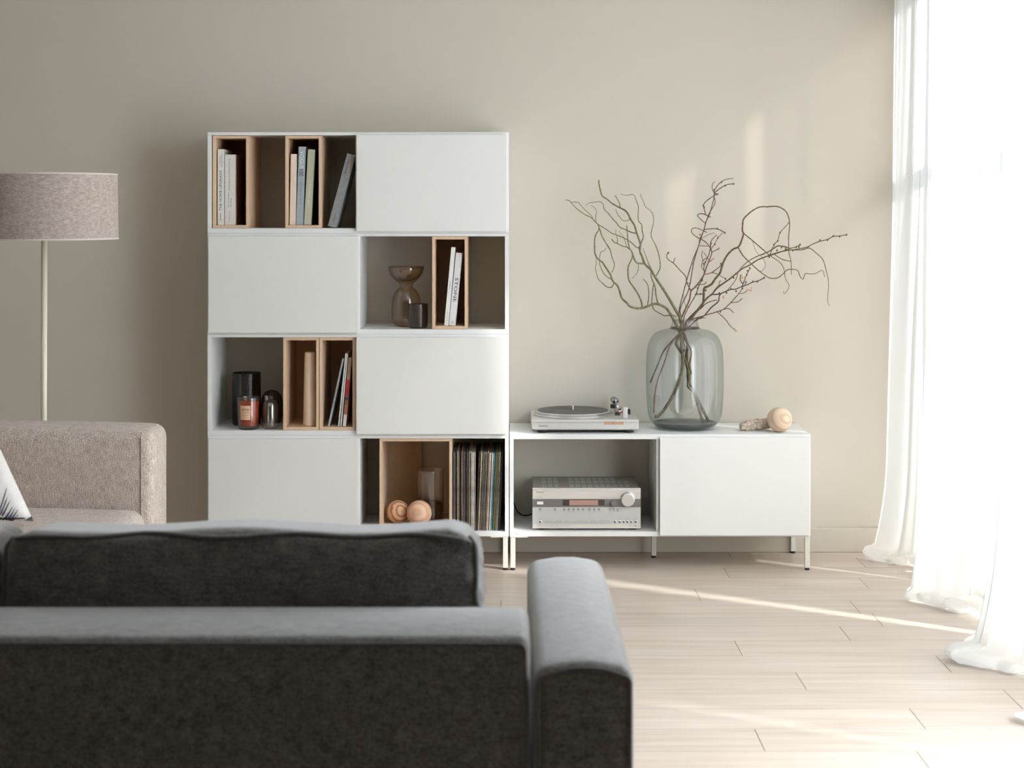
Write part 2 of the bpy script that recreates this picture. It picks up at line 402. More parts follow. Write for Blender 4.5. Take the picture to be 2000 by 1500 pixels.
def curtain(y0, y1, ridges, label, seed, xe0, xe1, n=240, pool=0.06, gap=None):
    """one hanging panel; ridges: (Y, X at the top, X near the floor, pooled length); xe: X of its two edges"""
    b = MB(); rnd = random.Random(seed); rows = 46; pr = 16
    zs = [CTOP-(CTOP-0.065)*(i/(rows-1))**0.9 for i in range(rows)]
    V = []; F = []
    ph = [rnd.uniform(0, 6) for _ in range(4)]
    for i in range(n+1):
        u = i/n; y = y0+(y1-y0)*u
        # ridge weight
        for r in range(rows+pr):
            z = zs[min(r, rows-1)]; t = 1-z/CTOP
            xb = xe0+(xe1-xe0)*u; x = xb
            for (ry, xt, xf, pl, wd) in ridges:
                g = math.exp(-((y-ry)/wd)**2)
                xr = xt+(xf-xt)*t**1.3; x = x*(1-g)+xr*g
            amp = 0.013+0.012*t; ir = 0.7+0.9*noise.noise(Vector((y*4.5, seed*2.3, z*0.25)))
            pl_ = 0.9*math.sin(y*62+ph[0]+1.3*math.sin(z*1.1+ph[1]))+0.6*math.sin(y*101+ph[2]+z*0.6)
            x += amp*pl_*0.75*ir
            yy = y+0.006*math.sin(y*40+ph[3])+0.017*ir*math.sin(2*(y*62+ph[0]+1.3*math.sin(z*1.1+ph[1])))*math.sin(PI*min(1, max(0, u*n/12 if u < .5 else (1-u)*n/12))*.5)
            if gap: yy += gap(u, z)
            if z < 0.42:
                fl = ((0.42-z)/0.42)**2; x -= 0.035*fl*(1+0.6*math.sin(y*17+ph[1]))
            if r >= rows:
                k = (r-rows+1)/pr
                ln = pool*(0.62+0.5*math.sin(y*11+ph[2])+0.3*math.sin(y*23+ph[0]))
                for (ry, xt, xf, pl, wd) in ridges: ln += pl*math.exp(-((y-ry)/(wd*1.3))**2)
                ln = max(ln, 0.025); hh = 0.045+0.035*noise.noise(Vector((y*6, seed*3.1, 0)))+ln*0.10
                nz = noise.noise(Vector((y*11, k*2.5, seed*3.1)))
                a = k*PI*0.93
                x -= ln*math.sin(a)**0.8*(1+0.25*nz)
                z = 0.006+hh*(0.5+0.5*math.cos(k*PI))+0.022*nz*math.sin(PI*k)
                z = max(0.004, z)
                yy += 0.018*noise.noise(Vector((y*8, k*3, seed*1.7)))
            else:
                z = max(z, 0.012)
            V.append((x, yy, z))
    R = rows+pr
    for i in range(n):
        for r in range(R-1):
            F.append((i*R+r, (i+1)*R+r, (i+1)*R+r+1, i*R+r+1))
    b.add(V, F); o = b.build('sheer_curtain', M['sheer'], smooth=True)
    return tag(o, label, 'curtain', 'white sheer curtains along the window wall')
curtain(7.352, 6.955, [(7.19, 1.612, 1.560, 0.0, 0.10)], 'white sheer curtain panel nearest the beige wall, hem pooled beside the baseboard', 1, 1.68, 1.70, pool=0.035)
curtain(6.935, 6.74, [], 'narrow white sheer curtain panel tucked behind the folds next to the wall-side panel', 2, 1.70, 1.72, n=70, pool=0.06)
curtain(6.71, 5.90, [(6.44, 1.60, 1.53, 0.03, 0.13)], 'middle white sheer curtain panel, between the wall-side ones and the photo edge', 3, 1.72, 1.74)
curtain(5.855, 4.32, [(5.56, 1.655, 1.54, 0.06, 0.16), (4.9, 1.66, 1.56, 0.04, 0.14)], 'white sheer curtain panel cut by the photo edge, puddled hem nearest the sofa arm', 4, 1.73, 1.72, n=380)
curtain(4.28, 2.80, [(3.9, 1.66, 1.58, 0.03, 0.14), (3.2, 1.66, 1.58, 0.03, 0.14)], 'last white sheer curtain panel, beyond the photo edge toward the camera', 5, 1.72, 1.72, n=380,
        gap=lambda u, z: -0.05*math.exp(-(u/0.06)**2)*math.exp(-((z-0.8)/0.3)**2))
rl = thing('curtain_rail', 'white curtain rail fixed under the ceiling above the sheer curtains', 'curtain rail', (1.70, 5.05, CTOP))
part(MB().box(1.685, 1.715, 2.75, 7.33, CTOP+0.005, CTOP+0.03), 'rail_track', M['white'], rl)
rk = MB()
for y in (2.9, 4.3, 5.8, 7.2): part(MB().box(1.69, 1.71, y-0.02, y+0.02, CTOP+0.03, ZC), 'rail_bracket', M['white'], rl)

# ================================================================== cabinets
YFR = 6.983; YBK = 7.358
def leg_part(parent, x, y, z1, h=0.136):
    l = part(MB().box(x-0.01, x+0.01, y-0.01, y+0.01, 0.009, z1), 'leg', M['metal_white'], parent, bevel=0.0015)
    part(MB().lathe([(0, 0), (0.0095, 0), (0.0095, 0.009), (0, 0.009)], (x, y, 0), 16), 'foot_pad', M['black'], l)
    return l
def cabinet(x0, x1, z0, z1, tt, tb, divx, door, label, name='storage_cabinet', cat='cabinet', group=None, legs=None):
    t = thing(name, label, cat, ((x0+x1)/2, (YFR+YBK)/2, z0), group=group)
    tk = 0.016
    part(MB().box(x0, x1, YFR, YBK, z1-tt, z1), 'top_panel', M['white'], t, bevel=0.001)
    part(MB().box(x0, x1, YFR, YBK, z0, z0+tb), 'bottom_panel', M['white'], t, bevel=0.001)
    for a in (x0, x1-tk): part(MB().box(a, a+tk, YFR, YBK, z0+tb, z1-tt), 'side_panel', M['white'], t, bevel=0.001)
    part(MB().box(divx[0], divx[1], YFR+0.002, YBK, z0+tb, z1-tt), 'divider', M['white'], t, bevel=0.001)
    part(MB().box(door[0], door[1], YFR-0.019, YFR-0.001, z0+0.007, z1-0.011), 'door', M['door'], t, bevel=0.0015)
    if legs:
        for (lx, ly) in legs: leg_part(t, lx, ly, z0)
        for (lx, ly) in legs:
            part(MB().box(max(x0+0.002, lx-0.06), min(x1-0.002, lx+0.06), ly-0.012, min(ly+0.028, YBK), z0-0.004, z0), 'mounting_plate', M['metal_white'], t) if abs(ly-7.24) > 0.01 else None
    return t
TX0, TX1 = -1.199, 0.010; UH = 0.4055
DL = (-1.193, -0.594); DR = (-0.600, 0.001)
labs = ['white cabinet on legs, lowest of the stacked tower, vinyl records in its open bay',
        'third white cabinet down the stacked tower, candle and glassware in its open bay',
        'second white cabinet down the stacked tower, brown glass vase in its open bay',
        'topmost white cabinet of the stacked tower, two wooden boxes of books inside']
for k in range(4):
    z0 = 0.136+UH*k
    opensright = k in (0, 2)
    cabinet(TX0, TX1, z0+0.0004, z0+UH, 0.0125, 0.0195, (-0.601, -0.587) if opensright else (-0.605, -0.591),
            DL if opensright else DR, labs[k], group=None,
            legs=[(TX0+0.012, 6.995), (TX1-0.014, 6.995), (TX0+0.012, 7.33), (TX1-0.014, 7.33), (-0.6, 7.24)] if k == 0 else None)
cabinet(0.013, 1.220, 0.136, 0.546, 0.020, 0.0195, (0.602, 0.613), (0.614, 1.214),
        'low white media bench on thin square legs, silver receiver in its open bay', 'media_bench', 'media bench',
        legs=[(0.026, 6.995), (1.208, 6.995), (0.026, 7.33), (1.208, 7.335), (0.613, 7.24)])

# ------------------------------------------------------------------ wooden box inserts
def wbox(px0, px1, row_z0, label, back='full', depth=0.345, y0=6.99):
    x0 = wx(px0, y0); x1 = wx(px1, y0); z0 = row_z0+0.0205; z1 = row_z0+UH-0.0135
    t = thing('wooden_box', label, 'wooden box', ((x0+x1)/2, y0+depth/2, z0), group=None)
    k = 0.0115; y1 = y0+depth
    part(MB().box(x0, x1, y0, y1, z1-k, z1), 'top_board', M['birch'], t, bevel=0.0008)
    part(MB().box(x0, x1, y0, y1, z0, z0+k), 'bottom_board', M['birch'], t, bevel=0.0008)
    part(MB().box(x0, x0+k, y0, y1, z0+k, z1-k), 'side_board', M['birch'], t, bevel=0.0008)
    part(MB().box(x1-k, x1, y0, y1, z0+k, z1-k), 'side_board', M['birch'], t, bevel=0.0008)
    if back == 'full': part(MB().box(x0+k, x1-k, y1-0.006, y1, z0+k, z1-k), 'back_board', M['birch'], t)
    else: part(MB().box(x0+k, x0+(x1-x0)*0.52, y1-0.006, y1, z0+k, z1-k), 'back_board', M['kraft'], t)
    return x0+k, x1-k, z0+k
ROW = [0.136+UH*3, 0.136+UH*2, 0.136+UH, 0.136]
bA = wbox(415.5, 486, ROW[0], 'tall pale wooden box at the outer end of the top shelf, holding two white books')
bB = wbox(557, 628, ROW[0], 'tall pale wooden box beside the leaning grey book, holding peach, blue-grey and sage books')
bC = wbox(844, 913, ROW[1], 'tall pale wooden box on the second shelf, holding two leaning white books')
bD = wbox(553, 623, ROW[2], 'tall pale wooden box on the third shelf, holding a cream cone vase')
bE = wbox(624, 694, ROW[2], 'tall pale wooden box on the third shelf, holding magazines')
bF = wbox(741, 883, ROW[3], 'wide pale wooden box on the lowest shelf, holding wooden balls and a glass cylinder', back='half')

# ------------------------------------------------------------------ books
GB = 'books standing on the shelves'
def book(px_bl, px_br, py_top, zb, lean_px, Y, label, rgb, depth=0.20, texts=(), name='book', soft=False, cat='book', cover_mat=None, side_rgb=None, group=GB):
    """px_bl..px_br spine at its foot; lean_px: how far the head sits to the side; zb: the surface it stands on"""
    xb0 = wx(px_bl, Y); t = (wx(px_br, Y)-xb0); top = wz(py_top, Y)
    dx = lean_px/FPX*Y; H = top-zb; ang = math.atan2(dx, H)
    h = H/math.cos(ang)-abs(t*math.tan(ang))*0.5; t = t*math.cos(ang)
    # pivot on the lower corner that touches the board
    px_ = xb0 if ang < 0 else xb0+t/math.cos(ang)
    root = thing(name, label, cat, (px_, Y, zb+0.0003), (0, ang, 0), group=group)
    o0 = 0 if ang < 0 else -t
    cm = cover_mat or mat('cover_'+label[:12], rgb, 0.55, noise_amt=0.05, scale=90)
    c = 0.0022 if not soft else 0.0006
    sp = MB()
    sp.box(o0, o0+c, 0, depth, 0, h); sp.box(o0+t-c, o0+t, 0, depth, 0, h); sp.box(o0+c, o0+t-c, 0, c, 0, h)
    part(sp, 'cover', [cm], root, world=False, bevel=0.0006)
    if side_rgb: part(MB().box(o0+t, o0+t+0.0006, 0.018, depth, 0.001, h-0.001), 'cover_print', mat('print_'+label[:8], side_rgb, 0.7, noise_amt=0.3, scale=25), root, world=False)
    part(MB().box(o0+c, o0+t-c, c+0.0002, depth-0.004, 0.003, h-0.003), 'page_block', M['paper'], root, world=False)
    for (body, fz, ln, ht, rot, m, fx) in texts:
        lettering([(body, o0+t*fx, h*fz, h*ln, t*ht, rot)], 'title_lettering', m, root, -0.0006, world=False)
    return root
MI = M['ink']; MG = M['inkgrey']; MW = mat('white_ink', (235, 235, 232), 0.6); MO = mat('orange_ink', (205, 150, 70), 0.6)
UPR = PI/2; DWN = -PI/2
Yb = 7.01
book(425, 438, 291.5, bA[2], 0, Yb, 'tall white hardback with large dark title reading upward, in the outer wooden box', (226, 226, 222), texts=[
    ('THE HOME UPGRADE', .455, .53, .36, UPR, MI, .45), ('gestalten', .11, .10, .28, UPR, MI, .45), ('NEW HOMES IN', .86, .10, .14, UPR, MG, .36), ('REMODELED BUILDINGS', .85, .16, .14, UPR, MG, .62)])
book(439.2, 459.5, 302, bA[2], 0, Yb, 'thick off-white hardback with small grey titling, shorter book in the outer wooden box', (226, 222, 215), depth=0.22, side_rgb=(166, 130, 96), texts=[
    ('JAPANESE INSPIRATIONS', .71, .46, .17, UPR, MG, .45), ('Monet, Gauguin,', .36, .22, .13, UPR, MI, .36), ('Van Gogh', .32, .13, .13, UPR, MI, .60), ('Fondation Suisse', .12, .15, .11, UPR, MG, .42)])
book(565.6, 577.6, 301, bB[2], 2.3, Yb, 'slim peach hardback with faint grey titling, beside the blue-grey book', (232, 212, 196), texts=[('HOME & GATHERING', .50, .42, .20, DWN, mat('faint_ink', (205, 190, 180), .7), .5)])
book(578.5, 592, 286.5, bB[2], 5.0, Yb, 'blue-grey hardback with white and black capitals, tallest in its wooden box', (166, 176, 182), texts=[
    ('VOGUE', .83, .225, .62, DWN, MW, .5), ('100', .665, .085, .62, DWN, MI, .5), ('A CENTURY OF STYLE', .43, .33, .24, DWN, M['inkgrey'], .5)])
book(593.5, 607.5, 292, bB[2], 8.0, Yb, 'sage green hardback with pale titling, leaning beside the blue-grey book', (190, 192, 168), side_rgb=(60, 62, 60), texts=[('LUMINARY ART', .41, .36, .40, DWN, mat('pale_ink', (214, 216, 196), .7), .5)])
book(639, 656.5, 301.5, ROW[0]+0.0202, 38.5, 7.0, 'thick slate-grey hardback leaning hard against the cabinet divider on the top shelf', (150, 150, 148), depth=0.17, cover_mat=mat('slate_cloth', (148, 149, 148), 0.8, noise_amt=0.22, scale=55), texts=[
    ('Honeycomb', .86, .19, .26, DWN, MO, .72), ('Olive Cooking', .83, .20, .26, DWN, MI, .36), ('gestalten', .13, .10, .18, DWN, MI, .5)])
book(867.5, 875.8, 483, bC[2], 14.0, Yb, 'slim white paperback, the taller of two leaning books in the second-shelf box', (232, 232, 228), soft=True, texts=[('ceramics', .52, .10, .3, DWN, MG, .5), ('lifestyle', .12, .12, .2, DWN, MG, .5)])
book(876.5, 889.5, 494, bC[2], 14.0, Yb, 'white hardback with bold sans capitals running down its spine, in the second-shelf box', (228, 228, 226), texts=[('STONE', .49, .335, .46, DWN, MI, .5), ('G', .045, .03, .35, DWN, MG, .5)])
# magazines in the third-shelf box
MGZ = 'magazines in the third-shelf box'
book(640, 643.3, 701, bE[2], 28.5, Yb, 'thin grey magazine leaning furthest over in the third-shelf box', (168, 172, 174), soft=True, name='magazine', cat='magazine', texts=[('SLOW LIVING QUARTERLY', .4, .3, .4, DWN, MI, .5)], group=MGZ)
book(660, 662.6, 690, bE[2], 14.6, Yb, 'thin white magazine, tallest and first behind the grey magazine', (228, 226, 220), soft=True, name='magazine', cat='magazine', group=MGZ)
book(664.4, 667.0, 690.5, bE[2], 13.0, Yb, 'thin white magazine pressed between the first white and the red-striped magazine', (216, 216, 212), soft=True, name='magazine', cat='magazine', group=MGZ)
mz = book(669.3, 675.8, 699, bE[2], 11.4, Yb, 'thick magazine with red, brown and white bands on its spine', (176, 150, 130), soft=True, name='magazine', cat='magazine', group=MGZ)
for (a, b_, c_) in ((.55, .68, (196, 52, 48)), (.44, .55, (186, 36, 44)), (.385, .43, (60, 60, 60)), (.31, .38, (150, 92, 60)), (.18, .30, (166, 108, 80)), (.004, .17, (220, 216, 210))):
    hh = wz(699, Yb)-bE[2]
    ww = 6.4/FPX*Yb
    part(MB().box(-ww+0.0004, -0.0004, -0.0006, 0.0, a*hh, b_*hh), 'spine_band', mat('band_%d' % int(a*100), c_, .5), mz, world=False)

# ------------------------------------------------------------------ vinyl records
ORD = ['first', 'second', 'third', 'fourth', 'fifth', 'sixth', 'seventh', 'eighth', 'ninth', 'tenth', 'eleventh', 'twelfth', 'thirteenth', 'fourteenth', 'fifteenth', 'sixteenth', 'seventeenth', 'eighteenth', 'nineteenth', 'twentieth']
ORD += ['twenty-'+o for o in ORD[:9]]+['thirtieth']+['thirty-'+o for o in ORD[:9]]+['fortieth']+['forty-'+o for o in ORD[:9]]
pal = [('slate-grey', (92, 98, 106)), ('worn white', (214, 210, 202)), ('dark brown', (84, 66, 54)), ('grey-blue', (120, 130, 142)), ('ochre', (168, 124, 72)), ('black', (36, 36, 42)), ('pale grey', (160, 160, 156)),
       ('blue-black', (46, 54, 72)), ('brown', (120, 92, 70)), ('dull grey', (112, 108, 106)), ('orange-brown', (170, 104, 54)), ('grey', (130, 128, 126)), ('dark grey', (60, 60, 64)), ('light grey', (186, 184, 178))]
seqL = [0, 6, 2, 3, 1, 4, 7, 5, 1, 9, 10, 0, 5, 11, 8, 13]
seq = [pal[i] for i in seqL]
seq += [('cream', (214, 200, 170)), ('cream', (226, 214, 190)), ('thick white', (226, 222, 220)), ('white', (216, 210, 210)), ('dark brown', (58, 48, 40)), ('tan', (186, 170, 138)), ('pale cream', (206, 196, 164)), ('taupe', (150, 136, 116)),
        ('olive grey', (134, 130, 112)), ('purple-grey', (106, 104, 122)), ('cream', (196, 188, 160)), ('taupe', (140, 128, 112)), ('pale pink', (214, 184, 174)), ('rose-brown', (176, 150, 138)), ('cream', (222, 212, 184)),
        ('grey', (142, 140, 136)), ('bright white', (234, 234, 232)), ('teal blue', (92, 142, 150)), ('dark green-grey', (78, 80, 70)), ('sage green', (158, 164, 126)), ('light green', (176, 184, 138)), ('olive', (120, 120, 92)),
        ('cream with dotted print', (214, 202, 172)), ('brown-grey', (104, 92, 84)), ('charcoal', (66, 60, 62))]
x = wx(884.5, 6.99); xend = wx(976.5, 6.99); N = len(seq)
ths = [random.uniform(.8, 1.25)*(1.6 if c[0] in ('thick white', 'teal blue', 'cream with dotted print') else 1) for c in seq]
tot = sum(ths)*1.0; unit = (xend-x)/tot
zb = ROW[3]+0.0199
for i, ((cn, rgb), th) in enumerate(zip(seq, ths)):
    t = th*unit; lean = 0.0 if i < 20 else 0.042
    yj = random.uniform(0.0, 0.012); hh = 0.312+random.uniform(-0.002, 0.003)
    m = bpy.data.materials.new('sleeve_%s' % cn.replace(' ', '_')); bpy.data.materials.remove(m)
    m = mat('sleeve_'+cn.replace(' ', '_'), rgb, 0.7, noise_amt=0.45, scale=60, stretch=(1, 1, 0.35), detail=6)
    r = thing('vinyl_record', '%s record sleeve, %s in the row counted from the wooden box' % (cn, ORD[i]), 'record', (x+t/2, 7.0+yj, zb+0.0004), (0, lean, 0.0001), group='vinyl records on the lowest shelf')
    s_ = MB(); e = t*0.42; k = 0.0015
    s_.add([(-e*.5, 0, 0), (e*.5, 0, 0), (e, 0.004, 0), (e, hh, 0), (-e, hh, 0), (-e, 0.004, 0)]+[(-e*.5, 0.001, hh), (e*.5, 0.001, hh), (e, 0.006, hh), (e, hh, hh), (-e, hh, hh), (-e, 0.006, hh)],
           [(0, 1, 2, 3, 4, 5), (6, 11, 10, 9, 8, 7)]+[(j, (j+1) % 6, (j+1) % 6+6, j+6) for j in range(6)])
    part(s_, 'record_sleeve', m, r, world=False)
    if cn.startswith('cream with'):
        d = MB()
        for q in range(26): d.box(-e*.4, e*.4, -0.0006, -0.0001, hh*(.2+.022*q), hh*(.2+.022*q)+.0035)
        part(d, 'spine_lettering', M['ink'], r, world=False)
    x += t

# ------------------------------------------------------------------ glass and small things
M['brownglass'] = thin_glass('brown_glass', (236, 222, 204), 0.06, 1.0, refl=0.12)
M['ribbrown'] = thin_glass('ribbed_brown_glass', (204, 194, 188), 0.1, 1.0, ribs=70)
M['blackglass'] = thin_glass('black_ribbed_glass', (146, 138, 132), 0.12, 1.2, ribs=60)
M['darkglass'] = thin_glass('smoked_glass', (190, 174, 164), 0.05, 1.1)
M['clear'] = thin_glass('clear_glass', (248, 246, 243), 0.06, 0.7, refl=0.14)
M['greyglass'] = thin_glass('grey_glass', (240, 243, 243), 0.03, 1.0)
M['greybase'] = thin_glass('thick_grey_glass', (196, 202, 203), 0.03, 1.0)
def glassy(name, label, cat, c, prof, m, partname='glass_body', n=56, inner=0.003, group=None):
    t = thing(name, label, cat, c, group=group)
    part(MB().lathe(prof, (0, 0, 0), n), partname, m, t, smooth=True, world=False)
    return t
zr2 = ROW[1]+0.0202; zr3 = ROW[2]+0.0202; zr4 = ROW[3]+0.0202
# hourglass vase: profile from the photograph (y px, half width px) at its distance
Yv = 7.17
def prof_px(rows, zbase, Y): return [(hw/FPX*Y, max(0, wz(py, Y)-zbase)) for (py, hw) in rows]
cx = wx(793.5, Yv)
pv = [(0, 0.0)]+[(hw/FPX*Yv, z) for hw, z in ((18, 0), (23, .006), (27, .016), (28.5, .03), (28.7, .055), (28.4, .095), (27, .118), (24, .135), (19, .150), (14, .158), (12.3, .163), (12.6, .170), (13.6, .176), (19, .184), (26, .198), (31, .214), (34, .232), (34.8, .246))]
t = glassy('hourglass_vase', 'smoky brown glass vase with a wide bowl over a rounded body, on the second shelf', 'vase', (cx, Yv, zr2), pv+[(34.2/FPX*Yv, .2465), (33.4/FPX*Yv, .232), (30.4/FPX*Yv, .2155), (25/FPX*Yv, .200), (12/FPX*Yv, .186), (0, .184)], M['brownglass'])
Yt = 7.06
glassy('ribbed_tumbler', 'small dark ribbed glass tumbler standing in front of the brown vase', 'tumbler', (wx(816.5, Yt), Yt, zr2),
       [(0, 0), (.033, 0), (.0375, .004), (.0395, .012), (.0405, .05), (.0405, .097), (.0395, .0985), (.0385, .097), (.0385, .014), (.034, .010), (0, .010)], M['ribbrown'])
Yc = 7.17
glassy('glass_canister', 'tall near-black ribbed glass cylinder behind the orange candle', 'vase', (wx(481.5, Yc), Yc, zr3),
       [(0, 0), (.054, 0), (.058, .006), (.0585, .02), (.0585, .212), (.0575, .2145), (.0565, .212), (.0565, .018), (.05, .012), (0, .012)], M['blackglass'])
# smoked jug behind the clear bottle
Yj = 7.24
t = glassy('smoked_teapot', 'dark smoked glass jug with a small glass handle, half hidden behind the clear bottle', 'jug', (wx(531, Yj), Yj, zr3),
       [(0, 0), (.034, 0), (.042, .008), (.0455, .03), (.0455, .075), (.044, .095), (.038, .115), (.027, .128), (.012, .135), (0, .137)], M['darkglass'])
part(MB().tube(spline([(.012, -.01, .128), (.022, -.012, .146), (.034, -.012, .146), (.036, -.012, .130), (.030, -.012, .118)]), .004, 10), 'handle', M['clear'], t, smooth=True, world=False)
# clear double-walled bottle
Yo = 7.04
t = glassy('glass_bottle', 'small clear double-walled glass bottle beside the orange candle', 'bottle', (wx(527.5, Yo), Yo, zr3),
       [(0, 0), (.026, 0), (.0305, .005), (.032, .016), (.032, .092), (.030, .103), (.022, .113), (.010, .118), (0, .119)], M['clear'])
part(MB().lathe([(0, .012), (.018, .012), (.0235, .018), (.0255, .03), (.0255, .088), (.023, .098), (.012, .104), (0, .105)], (0, 0, 0), 40), 'inner_wall', M['clear'], t, smooth=True, world=False)
part(MB().lathe([(0, .112), (.009, .113), (.010, .120), (.0075, .124), (.010, .130), (.0095, .134), (0, .134)], (-.014, 0, 0), 24), 'stopper', M['clear'], t, smooth=True, world=False)
# orange candle
Yk = 7.03; ck = wx(485.5, Yk)
t = thing('scented_candle', 'orange wax candle in a dark glass with a square cream paper label', 'candle', (ck, Yk, zr3))
M['candleglass'] = thin_glass('candle_glass', (240, 232, 226), 0.04, 1.0)
part(MB().lathe([(0, .0), (.036, 0), (.040, .003), (.0418, .02), (.0455, .128), (.0448, .1295), (.044, .128), (.040, .014), (0, .014)], (0, 0, 0), 56), 'glass_jar', M['candleglass'], t, smooth=True, world=False)
part(MB().lathe([(0, .0155), (.0388, .0155), (.0426, .110), (0, .109)], (0, 0, 0), 48), 'wax', mat('orange_wax', (222, 98, 48), 0.5), t, smooth=True, world=False)
part(MB().tube([(0, 0, .109), (.001, 0, .122)], .0012, 6), 'wick', M['ink'], t, world=False)
lb = MB(); V = []; F = []
for i in range(13):
    a = math.radians(-128+i*56/12)
    for (zz, rr) in ((.041, .0432), (.098, .0452)): V.append((rr*math.cos(a), rr*math.sin(a), zz))
for i in range(12): F.append((2*i, 2*i+2, 2*i+3, 2*i+1))
lb.add(V, F); lbl = part(lb, 'paper_label', mat('cream_label', (226, 190, 152), .8), t, world=False)
def curved_text(items, name, m, parent, rad, a0):
    b = MB()
    for (body, cx_, cz, wd, ht) in items:
        v, f = text_mesh(body, wd, ht, 0)
        b.add([(rad*math.cos(a0+(p[0]+cx_)/rad), rad*math.sin(a0+(p[0]+cx_)/rad), p[2]+cz) for p in v], f)
    return b.build(name, m, parent, world=False)
curved_text([('VIVO', 0, .082, .034, .0085), ('CITRUS WOODS', 0, .0705, .034, .003), ('SCENTED CANDLE', 0, .060, .031, .002), ('soy', 0, .0555, .010, .002), ('NET WT 180 G 6 OZ', 0, .050, .028, .0016)], 'label_lettering', M['ink'], lbl, .0462, math.radians(-100))
# cone vase in box
Yn = 7.045
t = thing('cone_vase', 'tall cream ceramic vase tapering upward inside the third-shelf wooden box', 'vase', (wx(605.5, Yn), Yn, bD[2]+.0003))
part(MB().lathe([(0, 0), (.0265, 0), (.0275, .002), (.0275, .006), (.0215, .292), (.0190, .297), (.0165, .294), (.0160, .22), (0, .2)], (0, 0, 0), 48), 'ceramic_body', mat('cream_ceramic', (232, 208, 182), .6, noise_amt=.04), t, smooth=True, world=False)
# wooden balls
M['ballA'] = wood('olive_ash_ball', (222, 182, 146), (166, 112, 76), 3.4, (4, 4, 4), dist=4.5, rings=2, mid=.72, loc=(-.10, .24, -.24))
M['ballB'] = wood('pine_ball', (228, 190, 160), (214, 170, 138), 2.2, (4, 4, 4), dist=4.0, rings=2, mid=.6, loc=(.05, .26, -.26))
M['ballC'] = wood('beech_ball', (224, 200, 174), (206, 176, 148), 2.0, (3.5, 4, 4), dist=4.5, rings=2, mid=.72, loc=(-.09, .20, -.22))
def wball(px, py_c, r, Y, z, label, m, rot):
    t = thing('wooden_ball', label, 'wooden ball', (wx(px, Y), Y, z), rot=(0, 0, 0))
    o = part(MB().ball((0, 0, r), r, 40), 'ball', m, t, smooth=True, world=False)
    # the grain centre sits on one side of the ball
    return t
wball(777, 0, .0465, 7.10, bF[2]+.0005, 'turned wooden ball with dark grain bands, beside the cheek of the wide box', M['ballA'], 0)
wball(819, 0, .051, 7.045, bF[2]+.0005, 'turned pale pinkish wooden ball in front of the glass cylinder', M['ballB'], 0)
wball(1522.5, 0, .0508, 7.055, .546, 'pale turned wooden ball on the media bench beside the driftwood', M['ballC'], 0)
# glass cylinder on a striped wooden base
Yg = 7.15
t = thing('hurricane_glass', 'clear glass cylinder standing behind the wooden balls in the wide box', 'vase', (wx(841, Yg), Yg, bF[2]+.0003))
part(MB().lathe([(0, .0), (.050, 0), (.055, .003), (.0555, .02), (.0560, .205), (.0585, .213), (.0565, .213), (.0540, .203), (.0535, .012), (0, .012)], (0, 0, 0), 56), 'glass_cylinder', M['clear'], t, smooth=True, world=False)
part(MB().lathe([(0, .0125), (.050, .0125), (.051, .07), (.046, .078), (0, .078)], (0, 0, 0), 40), 'wooden_insert', wood('striped_wood', (120, 92, 58), (70, 52, 34), 9, (3, 3, .3), dist=2), t, smooth=True, world=False)
# driftwood
t = thing('driftwood', 'weathered grey-beige piece of driftwood lying behind the wooden ball on the bench', 'driftwood', (wx(1475, 7.11), 7.11, .546))
def dw(g, q):
    n_ = noise.noise(Vector((g.x*45, g.y*45, g.z*45)))*.004+noise.noise(Vector((g.x*130, g.y*130, g.z*130)))*.0022
    s = 1.0 if g.x > wx(1455, 7.11) else 0.72
    zc = .546+.022
    z = zc+(g.z-zc)*(s+.0)+(g.x-wx(1475, 7.11))*0.08
    return Vector((g.x, g.y+(g.x-wx(1475, 7.11))*.25, max(.5462, z)))+Vector((n_*.5, n_, max(0, n_) if g.z < .552 else n_))
part(round_box(wx(1443, 7.11), wx(1510, 7.11), 7.085, 7.135, .547, .590, .018, 30, dw), 'driftwood_body', mat('driftwood_grain', (214, 196, 176), .9, rgb2=(150, 136, 124), scale=120, bump=.9, detail=6), t, smooth=True)

# ------------------------------------------------------------------ big glass vase
Yz = 7.18; vc = (wx(1337.5, Yz), Yz, .546)
t = thing('glass_vase', 'large grey-tinted glass vase with a short neck, holding twisted bare branches on the bench', 'vase', vc)
P_ = [(.098, .003), (.120, .010), (.138, .026), (.149, .050), (.155, .085), (.1585, .14), (.1598, .20), (.1595, .26), (.157, .310), (.151, .345), (.138, .375), (.118, .395), (.092, .405), (.070, .409), (.062, .414), (.057, .422), (.0535, .432), (.0530, .440), (.0545, .447)]
sm = [(p.x, p.y) for p in spline([(a, b, 0) for a, b in P_], 3)]
part(MB().lathe(sm+[(.0530, .4475), (.0515, .441)], (0, 0, 0), 96), 'glass_body', M['greyglass'], t, smooth=True, world=False)
part(MB().lathe([(0, .0), (.085, 0), (.098, .003), (.118, .0105), (.132, .024), (.128, .026), (.100, .017), (0, .014)], (0, 0, 0), 96), 'thick_base', M['greybase'], t, smooth=True, world=False)
part(MB().lathe([(.0555, .416), (.060, .4125), (.064, .4105), (.060, .4095), (.0545, .413), (.0555, .416)], (0, 0, 0), 72), 'neck_ring', M['darkglass'], t, smooth=True, world=False)

